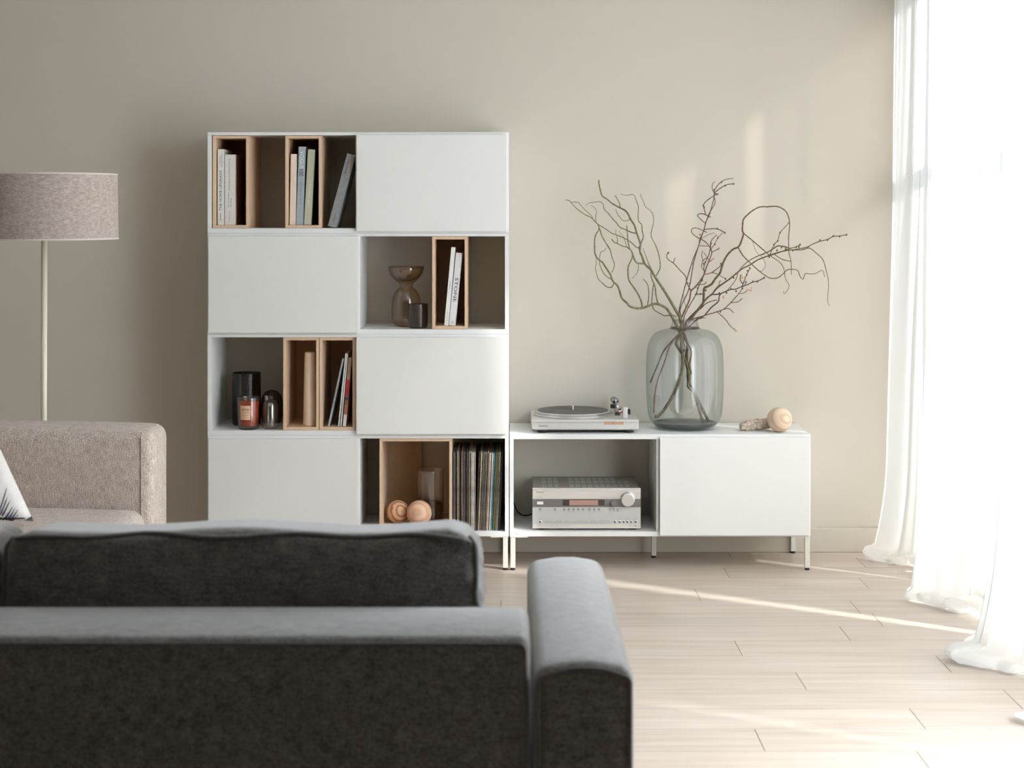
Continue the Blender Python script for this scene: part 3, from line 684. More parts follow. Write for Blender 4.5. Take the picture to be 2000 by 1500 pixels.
# ------------------------------------------------------------------ branches
CR = {'A': (1090, 340, 210/1969), 'B': (1140, 480, 210/1969), 'C': (1290, 340, 210/1969), 'D': (1290, 480, 210/1969), 'E': (1440, 390, 230/1568), 'V': (1240, 600, .18)}
def path(*segs):
    out = []
    for k, pts in segs:
        ox, oy, s = CR[k]
        out += [(ox+a*s, oy+b*s) for a, b in pts]
    return out
M['willow'] = mat('willow_bark', (128, 122, 88), .7, rgb2=(92, 84, 58), scale=60)
M['willowdark'] = mat('dark_willow_bark', (112, 92, 64), .7, rgb2=(78, 60, 44), scale=70)
M['rust'] = mat('reddish_twig_bark', (140, 98, 82), .7, rgb2=(96, 74, 62), scale=70)
M['darktwig'] = mat('dark_twig_bark', (104, 82, 72), .7, rgb2=(72, 60, 54), scale=70)
M['bud'] = mat('bud_scale', (96, 82, 66), .7)
M['pinkbud'] = mat('pink_petal', (206, 128, 116), .7); M['creambud'] = mat('cream_stamen', (214, 214, 178), .7)
PXW = Yz/FPX
def dist(a, b): return math.hypot(a[0]-b[0], a[1]-b[1])
def branch(name, label, m, main, r0, r1, yst, yend, subs=(), buds=(), flowers=(), stem=None, group='branches in the glass vase', cat='branch'):
    """main: px path upward from the neck; stem: px path down inside the vase (from the neck); subs: (path, r0px, r1px, dy)"""
    root_p = W(main[0][0], main[0][1], yst)
    t = thing(name, label, cat, tuple(root_p), group=group)
    full = list(main); nst = 0
    if stem: full = list(reversed(stem))+full; nst = len(stem)
    tot = sum(dist(a, b) for a, b in zip(full, full[1:])); acc = 0; P3 = []; R = []
    ups = sum(dist(a, b) for a, b in zip(main, main[1:])); au = 0
    for i, p in enumerate(full):
        if i: acc += dist(full[i-1], p)
        if i < nst: Y = yst
        else:
            if i > nst: au += dist(full[i-1], p)
            Y = yst+(yend-yst)*(au/ups)**1.3+0.012*math.sin(au*.05)*min(1, au/60)
        P3.append(W(p[0], p[1], Y))
        fr = min(1, max(0, au/ups)) if i >= nst else 0
        R.append((r0+(r1-r0)*fr**.8)*PXW)
    def tb(b, P3, R):
        k = 4; sp = spline(P3, k); Rs = []
        for i in range(len(sp)):
            f_ = i/k; a = min(int(f_), len(R)-1); c = min(a+1, len(R)-1); Rs.append((R[a]+(R[c]-R[a])*(f_-a))*(1+.10*math.sin(i*2.3)))
        b.tube(sp, Rs, 7)
    b = MB(); tb(b, P3, R)
    lines = [(full, P3)]
    for sb in subs:
        pp, a0, a1, dy = sb
        # find which end touches an earlier line
        best = None
        for (fp, q3) in lines:
            for i, q in enumerate(fp):
                for e in (0, -1):
                    d = dist(pp[e], q)
                    if best is None or d < best[0]: best = (d, e, q3[i], q)
        if best[1] == -1: pp = list(reversed(pp))
        pp = [best[3]]+list(pp) if best[0] > 1.0 else list(pp)
        y0_ = best[2].y; L_ = sum(dist(a, c) for a, c in zip(pp, pp[1:])); ac = 0; Q = []; RR = []
        for i, p in enumerate(pp):
            if i: ac += dist(pp[i-1], p)
            Q.append(W(p[0], p[1], min(7.335, y0_+dy*(ac/L_)))); RR.append((a0+(a1-a0)*ac/L_)*PXW)
        tb(b, Q, RR); lines.append((pp, Q))
    part(b, 'twig_wood', m, t, smooth=True)
    def nearest(p):
        best = None
        for (fp, q3) in lines:
            for i, q in enumerate(fp):
                d = dist(p, q)
                if best is None or d < best[0]: best = (d, q3[i].y)
        return W(p[0], p[1], best[1])
    for p in buds:
        c = nearest(p); part(MB().ball(tuple(c), .0035, 8, (1, 1, 1.4)), 'bud', M['bud'], t, smooth=True)
    for (p, rr) in flowers:
        c = nearest(p); rn = random.Random(int(p[0])); fb = MB()
        for q in range(7):
            d = Vector((rn.uniform(-1, 1), rn.uniform(-1, 1), rn.uniform(-1, 1)))*rr*.6
            fb.ball(tuple(c+d), rr*.33, 8, (1.3, .8, .8), mi=0 if q % 3 else 1)
        part(fb, 'blossom', [M['pinkbud'], M['creambud']], t, smooth=True)
    return t
V_ = lambda *p: path(('V', p))
branch('willow_branch', 'thick green curly willow branch sweeping low then up toward the shelving tower', M['willow'],
  path(('B', [(1665, 1380), (1600, 1270), (1530, 1160), (1460, 1110), (1370, 1070), (1290, 1065), (1200, 1095), (1090, 1135), (980, 1145), (850, 1110), (790, 1045), (700, 960), (665, 850), (625, 740), (580, 690), (530, 640), (490, 530), (440, 450), (380, 360), (340, 300), (280, 260), (220, 180), (200, 90), (205, 0)]),
       ('A', [(665, 1350), (670, 1200), (690, 1110), (745, 1020), (740, 940), (700, 890), (600, 790), (520, 755), (430, 700), (340, 630), (260, 550), (210, 490), (135, 470)])), 3.0, .7, 7.165, 7.08,
  subs=[(path(('B', [(1072, 1130), (1060, 1040), (1000, 890), (900, 740), (830, 630), (810, 480), (820, 370), (880, 240), (890, 130)]), ('A', [(1310, 1360), (1280, 1230), (1270, 1100), (1255, 940)])), 1.7, 1.0, -.03),
        (path(('B', [(1170, 1090), (1190, 960), (1190, 800), (1160, 690), (1090, 610)])), 1.2, .8, -.05),
        (path(('B', [(1365, 1060), (1330, 930), (1310, 760), (1270, 660), (1235, 560), (1235, 470)])), 1.5, 1.1, .02),
        (path(('B', [(1245, 1090), (1250, 960), (1270, 760), (1290, 690)])), 1.2, .8, .03),
        (path(('B', [(1262, 1090), (1270, 1140), (1310, 1190), (1420, 1250), (1480, 1280), (1560, 1275), (1640, 1275), (1700, 1300)])), 1.1, 1.1, .0),
        (path(('B', [(555, 690), (530, 740), (490, 765), (410, 745), (340, 680), (270, 610), (240, 520), (215, 420), (230, 330), (225, 220)])), 1.1, .5, .06),
        (path(('B', [(490, 600), (430, 570), (370, 510), (330, 430), (295, 340), (290, 230), (305, 150), (320, 110), (380, 90), (415, 30)])), 1.1, .5, -.05),
        (path(('B', [(510, 490), (545, 430), (560, 330), (520, 220), (490, 90), (445, 0)]), ('A', [(940, 1370), (850, 1220), (800, 1130), (760, 1000)])), 1.2, .8, .0),
        (path(('A', [(250, 515), (370, 520), (415, 575), (520, 680), (600, 750), (640, 810)])), .7, .6, .02),
        (path(('A', [(690, 860), (690, 760), (705, 690), (660, 610), (600, 580)])), .7, .4, .04),
        (path(('A', [(1340, 1400), (1270, 1340), (1180, 1320), (1080, 1270), (1030, 1250), (980, 1190)])), 1.0, .9, .04),
        (path(('A', [(1330, 1390), (1260, 1340), (1230, 1240), (1200, 1150), (1120, 1060), (1130, 1035)])), .7, .4, -.04),
        (path(('A', [(1085, 1260), (1085, 1180), (1060, 1100), (1060, 1020)])), .7, .5, .02)],
  stem=V_((480, 255), (500, 290), (510, 420), (520, 600), (500, 740), (450, 880), (400, 980), (320, 1110), (255, 1180), (215, 1185)))
branch('willow_branch', 'tallest green curly willow branch rising to a bare tip above the vase', M['willow'],
  path(('B', [(1790, 1380), (1740, 1270), (1650, 1120), (1560, 960), (1420, 740), (1300, 560), (1230, 440), (1120, 330), (1070, 200), (1030, 100), (1035, 0)]), ('A', [(1490, 1370), (1510, 1290), (1480, 1190), (1440, 1080), (1400, 940), (1330, 830), (1270, 710), (1200, 650), (1080, 590), (980, 530), (900, 460), (810, 400), (775, 300), (750, 180), (745, 105)])), 3.1, 1.2, 7.180, 7.25,
  subs=[(path(('B', [(1330, 545), (1395, 420), (1400, 300), (1370, 140), (1320, 0)]), ('A', [(1780, 1290), (1705, 1140), (1720, 1000), (1750, 880), (1735, 740), (1670, 650), (1600, 600), (1560, 500), (1520, 410), (1512, 360)])), 1.2, .5, .02),
        (path(('A', [(1530, 1240), (1560, 1150), (1540, 1040), (1530, 930), (1475, 860), (1465, 740), (1470, 600), (1430, 480), (1400, 400), (1350, 370), (1270, 390), (1150, 370)])), 1.2, .5, .03),
        (path(('B', [(1110, 325), (1000, 320), (950, 290), (910, 200), (890, 130)])), 1.9, 1.5, -.05),
        (path(('A', [(1430, 1085), (1340, 1065), (1230, 1015), (1130, 970), (1060, 880), (1000, 820), (920, 720), (850, 650), (830, 570), (800, 520), (740, 505), (570, 530), (510, 570)])), 1.3, .5, .03),
        (path(('A', [(1490, 1360), (1420, 1330), (1360, 1270), (1290, 1215), (1200, 1170), (1090, 1120), (980, 1080), (850, 990), (745, 930)])), 1.1, .9, -.12),
        (path(('A', [(1320, 830), (1250, 855), (1190, 850), (1130, 790), (1070, 700), (1055, 640)])), .8, .5, -.04),
        (path(('A', [(1130, 610), (1130, 550), (1090, 470), (1045, 390)])), .9, .8, .02),
        (path(('B', [(1240, 430), (1200, 350), (1140, 190), (1080, 40)])), 1.1, .5, .02),
        (path(('B', [(1000, 330), (1000, 430), (960, 530), (880, 600)])), .7, .4, .02)],
  stem=V_((500, 250), (470, 330), (450, 400), (510, 500), (560, 620), (590, 760), (580, 860), (640, 920), (690, 1080), (740, 1255)))
branch('willow_branch', 'dark brown curly willow branch arching in a big loop toward the curtain', M['willowdark'],
  path(('D', [(500, 1370), (620, 1240), (700, 1160), (780, 1050), (790, 930), (800, 780), (860, 750), (940, 700), (1000, 610), (1090, 500), (1120, 400), (1150, 310), (1200, 210), (1260, 130), (1340, 60), (1430, 20)]), ('C', [(1480, 1230), (1520, 1090), (1500, 1040), (1505, 930), (1520, 830), (1600, 740), (1700, 660), (1830, 600), (1969, 600)]), ('E', [(420, 92), (540, 92), (640, 150), (685, 240), (697, 350), (685, 480), (685, 620), (690, 720), (715, 820), (720, 1000)])), 2.8, .6, 7.195, 7.12,
  subs=[(path(('C', [(1520, 1085), (1640, 1180), (1780, 1300), (1900, 1400)]), ('E', [(300, 630), (430, 740), (560, 830), (620, 920), (640, 1050), (690, 1150), (630, 1255), (615, 1215)])), 1.1, .5, -.06),
        (path(('C', [(1430, 1360), (1500, 1480)]), ('E', [(80, 750), (160, 830), (280, 940), (360, 1000), (440, 1045), (540, 1040), (620, 980), (680, 930), (800, 940), (830, 1010), (875, 1060), (905, 985), (970, 990), (1050, 980), (1130, 940), (1165, 1030)])), 1.2, .6, .05),
        (path(('E', [(205, 560), (250, 690), (330, 770), (375, 870), (330, 950)])), .5, .4, .02),
        (path(('D', [(740, 1150), (820, 1070), (920, 1020), (1040, 990)])), 1.0, .8, -.03)],
  stem=V_((515, 250), (515, 300), (570, 390), (560, 520), (575, 660), (580, 800), (640, 920), (720, 1080), (800, 1240)))
branch('budding_branch', 'long straight budding branch reaching furthest toward the curtain', M['willowdark'],
  path(('D', [(700, 1150), (780, 1050), (850, 960), (950, 880), (1030, 780), (1150, 690), (1280, 600), (1410, 490), (1500, 420), (1640, 350), (1780, 260), (1969, 185)]), ('E', [(430, 740), (520, 710), (640, 680), (760, 665), (920, 635), (1010, 590), (1100, 555), (1200, 530), (1280, 490), (1360, 485), (1455, 467)])), 1.9, .8, 7.150, 7.06,
  subs=[(path(('D', [(1190, 850), (1210, 830), (1300, 730), (1390, 600), (1420, 490), (1500, 380), (1630, 270), (1780, 190), (1900, 150)]), ('E', [(310, 735), (420, 690), (500, 640), (560, 615), (690, 645)])), 1.3, .6, .04),
        (path(('E', [(690, 665), (860, 668), (960, 645), (1050, 710), (1140, 800), (1180, 930), (1210, 1060), (1215, 1170), (1205, 1260), (1205, 1360), (1225, 1415)])), 1.0, .5, .03),
        (path(('E', [(440, 720), (490, 600), (540, 540), (570, 440), (650, 350), (687, 300)])), .9, .7, .02),
        (path(('E', [(430, 745), (580, 695), (680, 655), (780, 630), (835, 600)])), 1.2, .8, .02),
        (path(('E', [(500, 730), (600, 795), (710, 820)])), .9, .7, -.02),
        (path(('D', [(1000, 800), (1070, 720), (1080, 660), (1110, 640)])), .9, .7, -.02)],
  buds=path(('E', [(1100, 540), (1200, 537), (1280, 483), (1363, 489), (1455, 467), (940, 632), (740, 677), (645, 655), (835, 598), (785, 630), (820, 632), (530, 676), (590, 636), (570, 440), (540, 548), (490, 600), (425, 762)]), ('D', [(1340, 585), (1190, 605)])),
  stem=V_((535, 250), (545, 300), (570, 380), (615, 480), (600, 580), (590, 640), (620, 730)))
branch('budding_branch', 'dark budding twig low on the curtain side with cream-and-pink blossoms', M['darktwig'],
  path(('D', [(640, 1370), (700, 1330), (800, 1280), (930, 1130), (1060, 1020), (1085, 900), (1190, 840), (1290, 800), (1380, 795), (1480, 750), (1600, 710), (1700, 660), (1780, 650), (1900, 585)])), 1.5, .9, 7.142, 7.00,
  subs=[(path(('D', [(1090, 885), (1020, 890), (940, 890)])), 1.3, 1.1, .04),
        (path(('D', [(1490, 750), (1520, 680), (1580, 530), (1640, 410)])), 1.1, .7, -.02),
        (path(('D', [(1500, 690), (1460, 620), (1470, 530)])), 1.0, .9, .01),
        (path(('D', [(1530, 740), (1565, 670)])), .8, .7, .01),
        (path(('D', [(740, 1335), (760, 1320), (830, 1325)])), .9, .6, 0)],
  buds=path(('D', [(1290, 790), (1385, 832), (1210, 862), (1690, 658), (1772, 655), (1900, 586), (1080, 868), (1580, 530), (1595, 460), (1638, 410), (1565, 665)])), flowers=[(path(('D', [(1530, 560)]))[0], .011)],
  stem=V_((545, 250), (500, 270), (400, 370), (310, 480), (250, 620), (165, 820)))
branch('blossom_twig', 'pale pink twig with a small flower drooping beside the vase shoulder', M['rust'],
  path(('D', [(560, 1365), (700, 1310), (830, 1270), (1030, 1210), (1160, 1160), (1290, 1040), (1430, 880), (1500, 780)])), 1.3, .8, 7.135, 6.98,
  subs=[(path(('D', [(1160, 1165), (1250, 1150), (1340, 1230)])), 1.0, .9, 0),
        (path(('D', [(1290, 1045), (1420, 1025), (1500, 965)])), .9, .9, 0),
        (path(('V', [(900, 58), (980, 130), (1040, 210), (1095, 250)])), .9, .8, -.02),
        (path(('D', [(1440, 880), (1540, 860), (1600, 800)])), .7, .7, 0)],
  buds=path(('D', [(1500, 780), (1100, 1205)])), flowers=[(path(('D', [(1640, 800)]))[0], .010), (path(('D', [(1150, 940)]))[0], .007), (path(('V', [(1098, 262)]))[0], .008)],
  stem=V_((530, 255), (480, 290), (380, 420), (320, 600), (250, 780), (215, 960), (205, 1150)))
branch('blossom_twig', 'forked reddish twig in the middle with a curled bud on its short outer fork', M['rust'],
  path(('D', [(380, 1360), (400, 1280), (450, 1170), (530, 990), (560, 830), (640, 750), (780, 560), (850, 370), (900, 250), (940, 120), (900, 20)]), ('C', [(880, 1300), (810, 1230), (740, 1190), (660, 1150), (580, 1080), (570, 1020), (620, 985), (700, 1000), (850, 1070)])), 1.8, .8, 7.210, 7.22,
  subs=[(path(('D', [(560, 830), (480, 670), (460, 560), (340, 430), (240, 320), (150, 260), (110, 190), (140, 130)])), 1.2, .9, -.04),
        (path(('D', [(240, 320), (250, 260), (275, 220)])), .8, .7, 0),
        (path(('D', [(800, 530), (940, 490), (1100, 370), (1105, 330)])), .9, .8, -.03),
        (path(('D', [(940, 490), (1040, 520), (1190, 605)])), .9, .6, -.02),
        (path(('D', [(940, 120), (1075, 50)])), .8, .7, 0),
        (path(('D', [(640, 750), (700, 710), (800, 705), (840, 660)])), 1.0, .9, .02),
        (path(('D', [(790, 450), (750, 380), (780, 280), (830, 230)])), .9, .7, -.02),
        (path(('D', [(870, 300), (900, 290), (980, 230)])), .9, .7, 0),
        (path(('D', [(770, 260), (755, 150), (775, 90)])), .8, .6, 0),
        (path(('D', [(860, 230), (790, 120)])), .8, .6, .02),
        (path(('C', [(930, 1360), (990, 1280), (1050, 1170), (1140, 1075)])), .8, .7, 0),
        (path(('C', [(920, 1350), (925, 1230), (1030, 1110)])), .9, .8, .02),
        (path(('C', [(880, 1320), (710, 1312)])), .8, .7, 0)],
  buds=path(('D', [(145, 128), (1105, 330), (830, 815)]), ('C', [(1050, 1165), (995, 1285), (925, 1270)])), flowers=[(path(('D', [(1075, 48)]))[0], .006), (path(('C', [(735, 1100)]))[0], .007)],
  stem=V_((522, 250), (500, 300), (500, 420), (540, 480)))
branch('thin_twig', 'very thin straight dark twig with arching side shoots at its crown', M['darktwig'],
  path(('D', [(345, 1370), (340, 1190), (400, 930), (500, 560), (600, 240), (700, 0)]), ('C', [(720, 1200), (790, 1040), (830, 880), (900, 730), (960, 520), (985, 400), (985, 300)])), 1.1, .9, 7.222, 7.17,
  subs=[(path(('C', [(990, 350), (1080, 270), (1180, 210), (1260, 185), (1340, 180)])), 1.0, .8, -.04),
        (path(('C', [(990, 290), (1060, 190), (1150, 120), (1230, 92), (1330, 78)])), .9, .7, .03),
        (path(('C', [(980, 340), (945, 260), (955, 180), (995, 140)])), .8, .7, .03),
        (path(('C', [(985, 385), (1060, 370), (1000, 355)])), 1.0, .8, 0),
        (path(('C', [(985, 395), (870, 470), (800, 540), (790, 600), (830, 740)])), 1.1, .8, -.03),
        (path(('C', [(820, 900), (690, 780), (690, 740), (740, 725), (800, 735), (920, 790)])), .8, 1.0, -.03),
        (path(('C', [(810, 1015), (900, 1005), (1040, 1005), (1180, 1075)])), 1.0, 1.0, .03),
        (path(('C', [(770, 1170), (880, 1110), (990, 1075)])), .5, .5, -.02)],
  buds=path(('C', [(1115, 150), (1185, 212), (1340, 180), (785, 575), (800, 610), (1040, 1000), (985, 290), (1180, 1075)])), stem=V_((515, 250), (505, 320), (510, 440)))
branch('thin_twig', 'second very thin dark twig running beside its near twin up to the crown', M['darktwig'],
  path(('D', [(400, 1370), (360, 1160), (500, 850), (550, 650), (610, 300), (700, 0)]), ('C', [(740, 1180), (800, 1000), (870, 770), (940, 640), (1000, 530), (985, 420)])), 1.1, .8, 7.228, 7.205,
  subs=[(path(('D', [(600, 350), (585, 335), (615, 300)])), .7, .6, 0), (path(('D', [(545, 700), (490, 670)])), .7, .6, 0)],
  stem=V_((535, 250), (530, 300), (515, 420), (550, 470)))
branch('thin_twig', 'short fine twig climbing the middle of the bunch with tiny dark knots', M['darktwig'],
  path(('D', [(420, 1380), (450, 1250), (540, 1080), (640, 910), (700, 740), (760, 620), (800, 500), (795, 400), (820, 300), (880, 180), (910, 60)]), ('C', [(915, 1400), (920, 1320), (925, 1230)])), 1.0, .8, 7.216, 7.15,
  subs=[(path(('D', [(640, 890), (720, 885), (790, 880)])), 1.0, .9, .02), (path(('D', [(690, 790), (650, 760)])), .6, .6, 0),
        (path(('D', [(480, 1130), (440, 1040), (420, 900)])), .5, .4, .02)],
  buds=path(('D', [(790, 330), (820, 300), (670, 885), (730, 885), (765, 630)])), stem=V_((525, 250), (520, 330), (545, 440)))

# ------------------------------------------------------------------ turntable
zt = .546; YT = 7.012; tx0 = wx(1038.5, YT); tx1 = wx(1247.5, YT)
t = thing('turntable', 'silver record player with a black rubber mat on the media bench', 'turntable', ((tx0+tx1)/2, 7.18, zt))
zb0 = .546+.0165; zf1 = wz(819.5, YT)
part(MB().box(tx0, tx1, YT, YT+.335, wz(838.5, YT), zf1), 'plinth', M['silver'], t, bevel=.003)
part(MB().box(tx0+.014, tx1-.014, YT+.008, YT+.33, zb0-.004, wz(838.5, YT)), 'base_plate', M['silverlight'], t, bevel=.001)
for (fx, fy) in ((tx0+.045, YT+.035), (tx1-.04, YT+.035), (tx0+.045, YT+.29), (tx1-.04, YT+.29)):
    part(MB().lathe([(0, 0), (.020, 0), (.0225, .003), (.0225, .012), (.019, .0125), (0, .0125)], (fx, fy, zt+.0003), 28), 'foot', M['black'], t, smooth=False)
pc = (wx(1119, 7.185), 7.185, zf1)
pl = part(MB().lathe([(0, 0.001), (.160, 0.001), (.1605, .004), (.151, .0165), (.149, .0175), (0, .0175)], pc, 96), 'platter', mat('machined_aluminium', (214, 214, 210), .28, metal=.8), t, smooth=False)
dots = MB()
for i in range(180):
    a = 2*PI*i/180
    for (rr, zz) in ((.1575, .0085), (.1545, .0125)):
        c = (pc[0]+rr*math.cos(a), pc[1]+rr*math.sin(a), pc[2]+zz)
        ta = Vector((-math.sin(a), math.cos(a), 0))*.0014; up = Vector((-math.cos(a)*.6, -math.sin(a)*.6, 1)).normalized()*.0013; nn = Vector((math.cos(a), math.sin(a), .7)).normalized()*.0006
        C_ = Vector(c)+nn; dots.add([C_-ta-up, C_+ta-up, C_+ta+up, C_-ta+up], [(0, 1, 2, 3)])
part(dots, 'strobe_marking', M['ink'], pl)
mt = MB(); prof = [(0, .0176), (.004, .0176), (.004, .0185)]
for i in range(14): prof += [(.012+i*.0094, .0192), (.014+i*.0094, .0204), (.019+i*.0094, .0204), (.020+i*.0094, .0192)]
prof += [(.1455, .0196), (.1465, .0176)]
part(mt.lathe(prof, pc, 96), 'rubber_mat', mat('mat_rubber', (92, 88, 84), .5), t, smooth=False)
part(MB().lathe([(0, .0175), (.0035, .0175), (.0035, .034), (.0028, .036), (0, .036)], pc, 20), 'spindle', M['silverlight'], t)
ox = wx(1205, 7.26); oy = 7.245; oz = zf1
part(MB().lathe([(0, .0005), (.038, .0005), (.038, .004), (.034, .006), (0, .006)], (ox, oy, oz), 40), 'tonearm_base', M['silver'], t)
ta = part(MB().lathe([(0, .006), (.013, .006), (.013, .022), (.011, .024), (.011, .040), (0, .040)], (ox, oy, oz), 28), 'tonearm_pivot', M['silverlight'], t)
part(MB().tube([(ox-.006, oy+.01, oz+.048), (ox-.012, oy+.045, oz+.050)], .0135, 20), 'counterweight', mat('chrome', (150, 152, 158), .2, metal=.9), t, smooth=True)
part(MB().tube(spline([(ox-.004, oy, oz+.042), (ox+.012, oy-.08, oz+.034), (ox+.010, oy-.15, oz+.030), (ox-.006, oy-.19, oz+.026)]), .0042, 10), 'tonearm_tube', M['silverlight'], t, smooth=True)
part(MB().box(ox-.022, ox-.002, oy-.214, oy-.186, oz+.014, oz+.026), 'headshell', M['ink'], t, bevel=.001)
part(MB().box(ox-.028, ox-.012, oy-.02, oy+.016, oz+.020, oz+.036), 'anti_skate_dial', M['ink'], t, bevel=.003)
part(MB().box(ox+.003, ox+.019, oy-.045, oy-.028, oz+.004, oz+.022), 'arm_clip', mat('red_plastic', (214, 62, 48), .4), t, bevel=.002)
part(MB().box(ox+.007, ox+.014, oy-.047, oy-.029, oz+.012, oz+.0225), 'clip_inset', M['ink'], t)
part(MB().lathe([(0, .0), (.006, 0), (.006, .012), (0, .012)], (ox-.034, oy-.03, oz), 16), 'cueing_post', M['casegrey'], t)
hx = wx(1221, 7.05)
part(MB().box(hx-.0095, hx+.0095, 7.045, 7.062, zf1, wz(795.5, 7.05)), 'hinge_block', M['silverlight'], t, bevel=.002)
part(MB().box(wx(1226, 7.2), wx(1231, 7.2), 7.19, 7.215, zf1, zf1+.020), 'speed_knob', M['ink'], t, bevel=.001)
part(MB().box(wx(1179.5, YT), wx(1218, YT), YT-.001, YT+.003, wz(829, YT), wz(823.4, YT)), 'control_window', mat('amber_window', (186, 150, 122), .35), t)
part(MB().box(wx(1197.6, YT), wx(1198.4, YT), YT-.0016, YT, wz(829, YT), wz(823.4, YT)), 'window_divider', M['ink'], t)
part(MB().box(tx0+.004, tx1-.004, YT-.0008, YT, wz(825.6, YT), wz(824.9, YT)), 'plinth_groove', M['casegrey'], t)
lettering([('DENON', wx(1061.5, YT), wz(832, YT), 17/FPX*YT, 3.3/FPX*YT, 0)], 'logo_lettering', M['ink'], t, YT-.0006)

# ------------------------------------------------------------------ receiver
YR = 7.012; rz = .136+.0195; rx0 = wx(1040, YR); rx1 = wx(1251.5, YR); z0 = wz(1032.3, YR); z1 = wz(953.5, YR)
t = thing('stereo_receiver', 'silver home stereo receiver with round volume knob in the open bay of the bench', 'receiver', ((rx0+rx1)/2, 7.17, rz))
part(MB().box(rx0+.002, rx1-.004, YR+.010, 7.325, z0+.003, z1-.001), 'metal_case', M['casegrey'], t, bevel=.002)
part(MB().box(rx0, rx1, YR, YR+.012, z0, z1), 'front_panel', mat('champagne_silver', (216, 210, 202), .4, metal=.25), t, bevel=.0012)
zp = lambda py: wz(py, YR)
xp = lambda px: wx(px, YR)
part(MB().box(rx0, rx1, YR-.0005, YR+.001, zp(957.4), zp(955.6)), 'trim_strip', M['silverlight'], t)
part(MB().box(rx0+.0003, rx1-.0003, YR-.0008, YR+.001, zp(990.5), zp(974.5)), 'dark_band', M['silverdark'], t)
part(MB().box(rx0+.0003, rx1-.0003, YR-.0004, YR+.001, zp(1023.5), zp(991)), 'lower_panel', mat('cool_silver', (196, 197, 194), .4, metal=.25), t)
dp = part(MB().box(xp(1099), xp(1180.5), YR-.0016, YR, zp(987.5), zp(976)), 'display_window', mat('display_black', (70, 62, 58), .2), t)
part(MB().box(xp(1112), xp(1168), YR-.002, YR-.0015, zp(986.8), zp(976.8)), 'display_glass', mat('display_rose', (176, 138, 126), .25), dp)
part(MB().box(xp(1048.8), xp(1061), YR-.004, YR, zp(985), zp(979.5)), 'power_button', mat('white_button', (236, 232, 226), .4), t, bevel=.0006)
kb = part(MB().lathe([(.0292, 0), (.0292, .003), (.0275, .0035), (.0275, .0)], (xp(1225.7), YR, zp(975)), 64, axis='y'), 'volume_ring', M['silverlight'], t)
part(MB().lathe([(0, .0), (.0262, .0), (.0262, .020), (.0235, .022), (0, .022)], (xp(1225.7), YR-.0004, zp(975)), 64, axis='y'), 'volume_knob', mat('turned_metal', (222, 220, 216), .3, metal=.7), t)
part(MB().lathe([(0, 0), (.0122, 0), (.0122, .012), (.011, .013), (0, .013)], (xp(1198.8), YR-.0008, zp(982.8)), 36, axis='y'), 'selector_knob', M['silverdark'], t)
for px in (1055, 1084, 1101.7, 1111, 1120, 1129.3, 1138.7, 1151.2, 1160.6, 1169.8, 1191.5, 1198.7, 1206.3):
    bt = part(MB().lathe([(0, 0), (.0042, 0), (.0042, .001), (0, .001)], (xp(px), YR-.0004, zp(994.8)), 20, axis='y'), 'button', M['ink'], t)
    part(MB().lathe([(0, 0), (.0026, 0), (.0026, .002), (0, .002)], (xp(px), YR-.0014, zp(994.8)), 16, axis='y'), 'button_cap', M['silverlight'], bt)
for (px, r_) in ((1055, .0062), (1201.3, .0055), (1210.5, .0060), (1218.2, .0052), (1225.4, .0052), (1232.9, .0052), (1241.8, .0060)):
    jk = part(MB().lathe([(0, 0), (r_, 0), (r_, .0025), (r_*.8, .003), (0, .003)], (xp(px), YR-.0004, zp(1019)), 24, axis='y'), 'jack_socket', M['silverlight'], t)
    part(MB().lathe([(0, 0), (r_*.55, 0), (r_*.55, .0006), (0, .0006)], (xp(px), YR-.0034, zp(1019)), 18, axis='y'), 'jack_hole', M['ink'], jk)
for (a, b_) in ((1063.7, 1078.3), (1082.7, 1097), (1101.8, 1123), (1126.5, 1148), (1151, 1166), (1169.5, 1191)):
    bt = part(MB().box(xp(a), xp(b_), YR-.0012, YR, zp(1021.6), zp(1018.8)), 'flat_button', M['casegrey'], t)
    part(MB().box(xp(a)+.001, xp(b_)-.001, YR-.002, YR-.001, zp(1021.1), zp(1019.4)), 'button_cap', M['silver'], bt)
lettering([('ONKYO', xp(1054.5), zp(961.6), 15/FPX*YR, 2.9/FPX*YR, 0)], 'logo_lettering', M['ink'], t, YR-.0004)
sm_ = [('AV RECEIVER', 1054.5, 971.3, 11, 1.0), ('HDMI', 1084, 982, 10, 1.6), ('STANDBY/ON', 1055, 999.4, 8, 1.0), ('TONE', 1084, 999.4, 6, 1.0), ('PHONES', 1055, 1013.5, 6, 1.0), ('VIDEO', 1210.5, 1013.6, 5, 1), ('AUX INPUT', 1226, 1012.5, 9, 1), ('MIC', 1241.5, 1013.5, 5, 1), ('DOLBY', 1054.6, 1026.3, 8, 2), ('THX Select', 1066, 1026.3, 10, 1.6), ('DTS-HD Master', 1077, 1026.3, 10, 1.2), ('HDMI', 1088, 1026.3, 4, 1.4), ('Audyssey MultEQ', 1099.5, 1026.3, 15, 1.2), ('Deep Color', 1113.5, 1026.3, 7, 1.2), ('TX-SR', 1236, 1027, 18, 1.1), ('MASTER VOLUME', 1242.5, 962.8, 11, 1.0), ('PURE AUDIO   DIRECT', 1188, 971.5, 36, 1.1)]
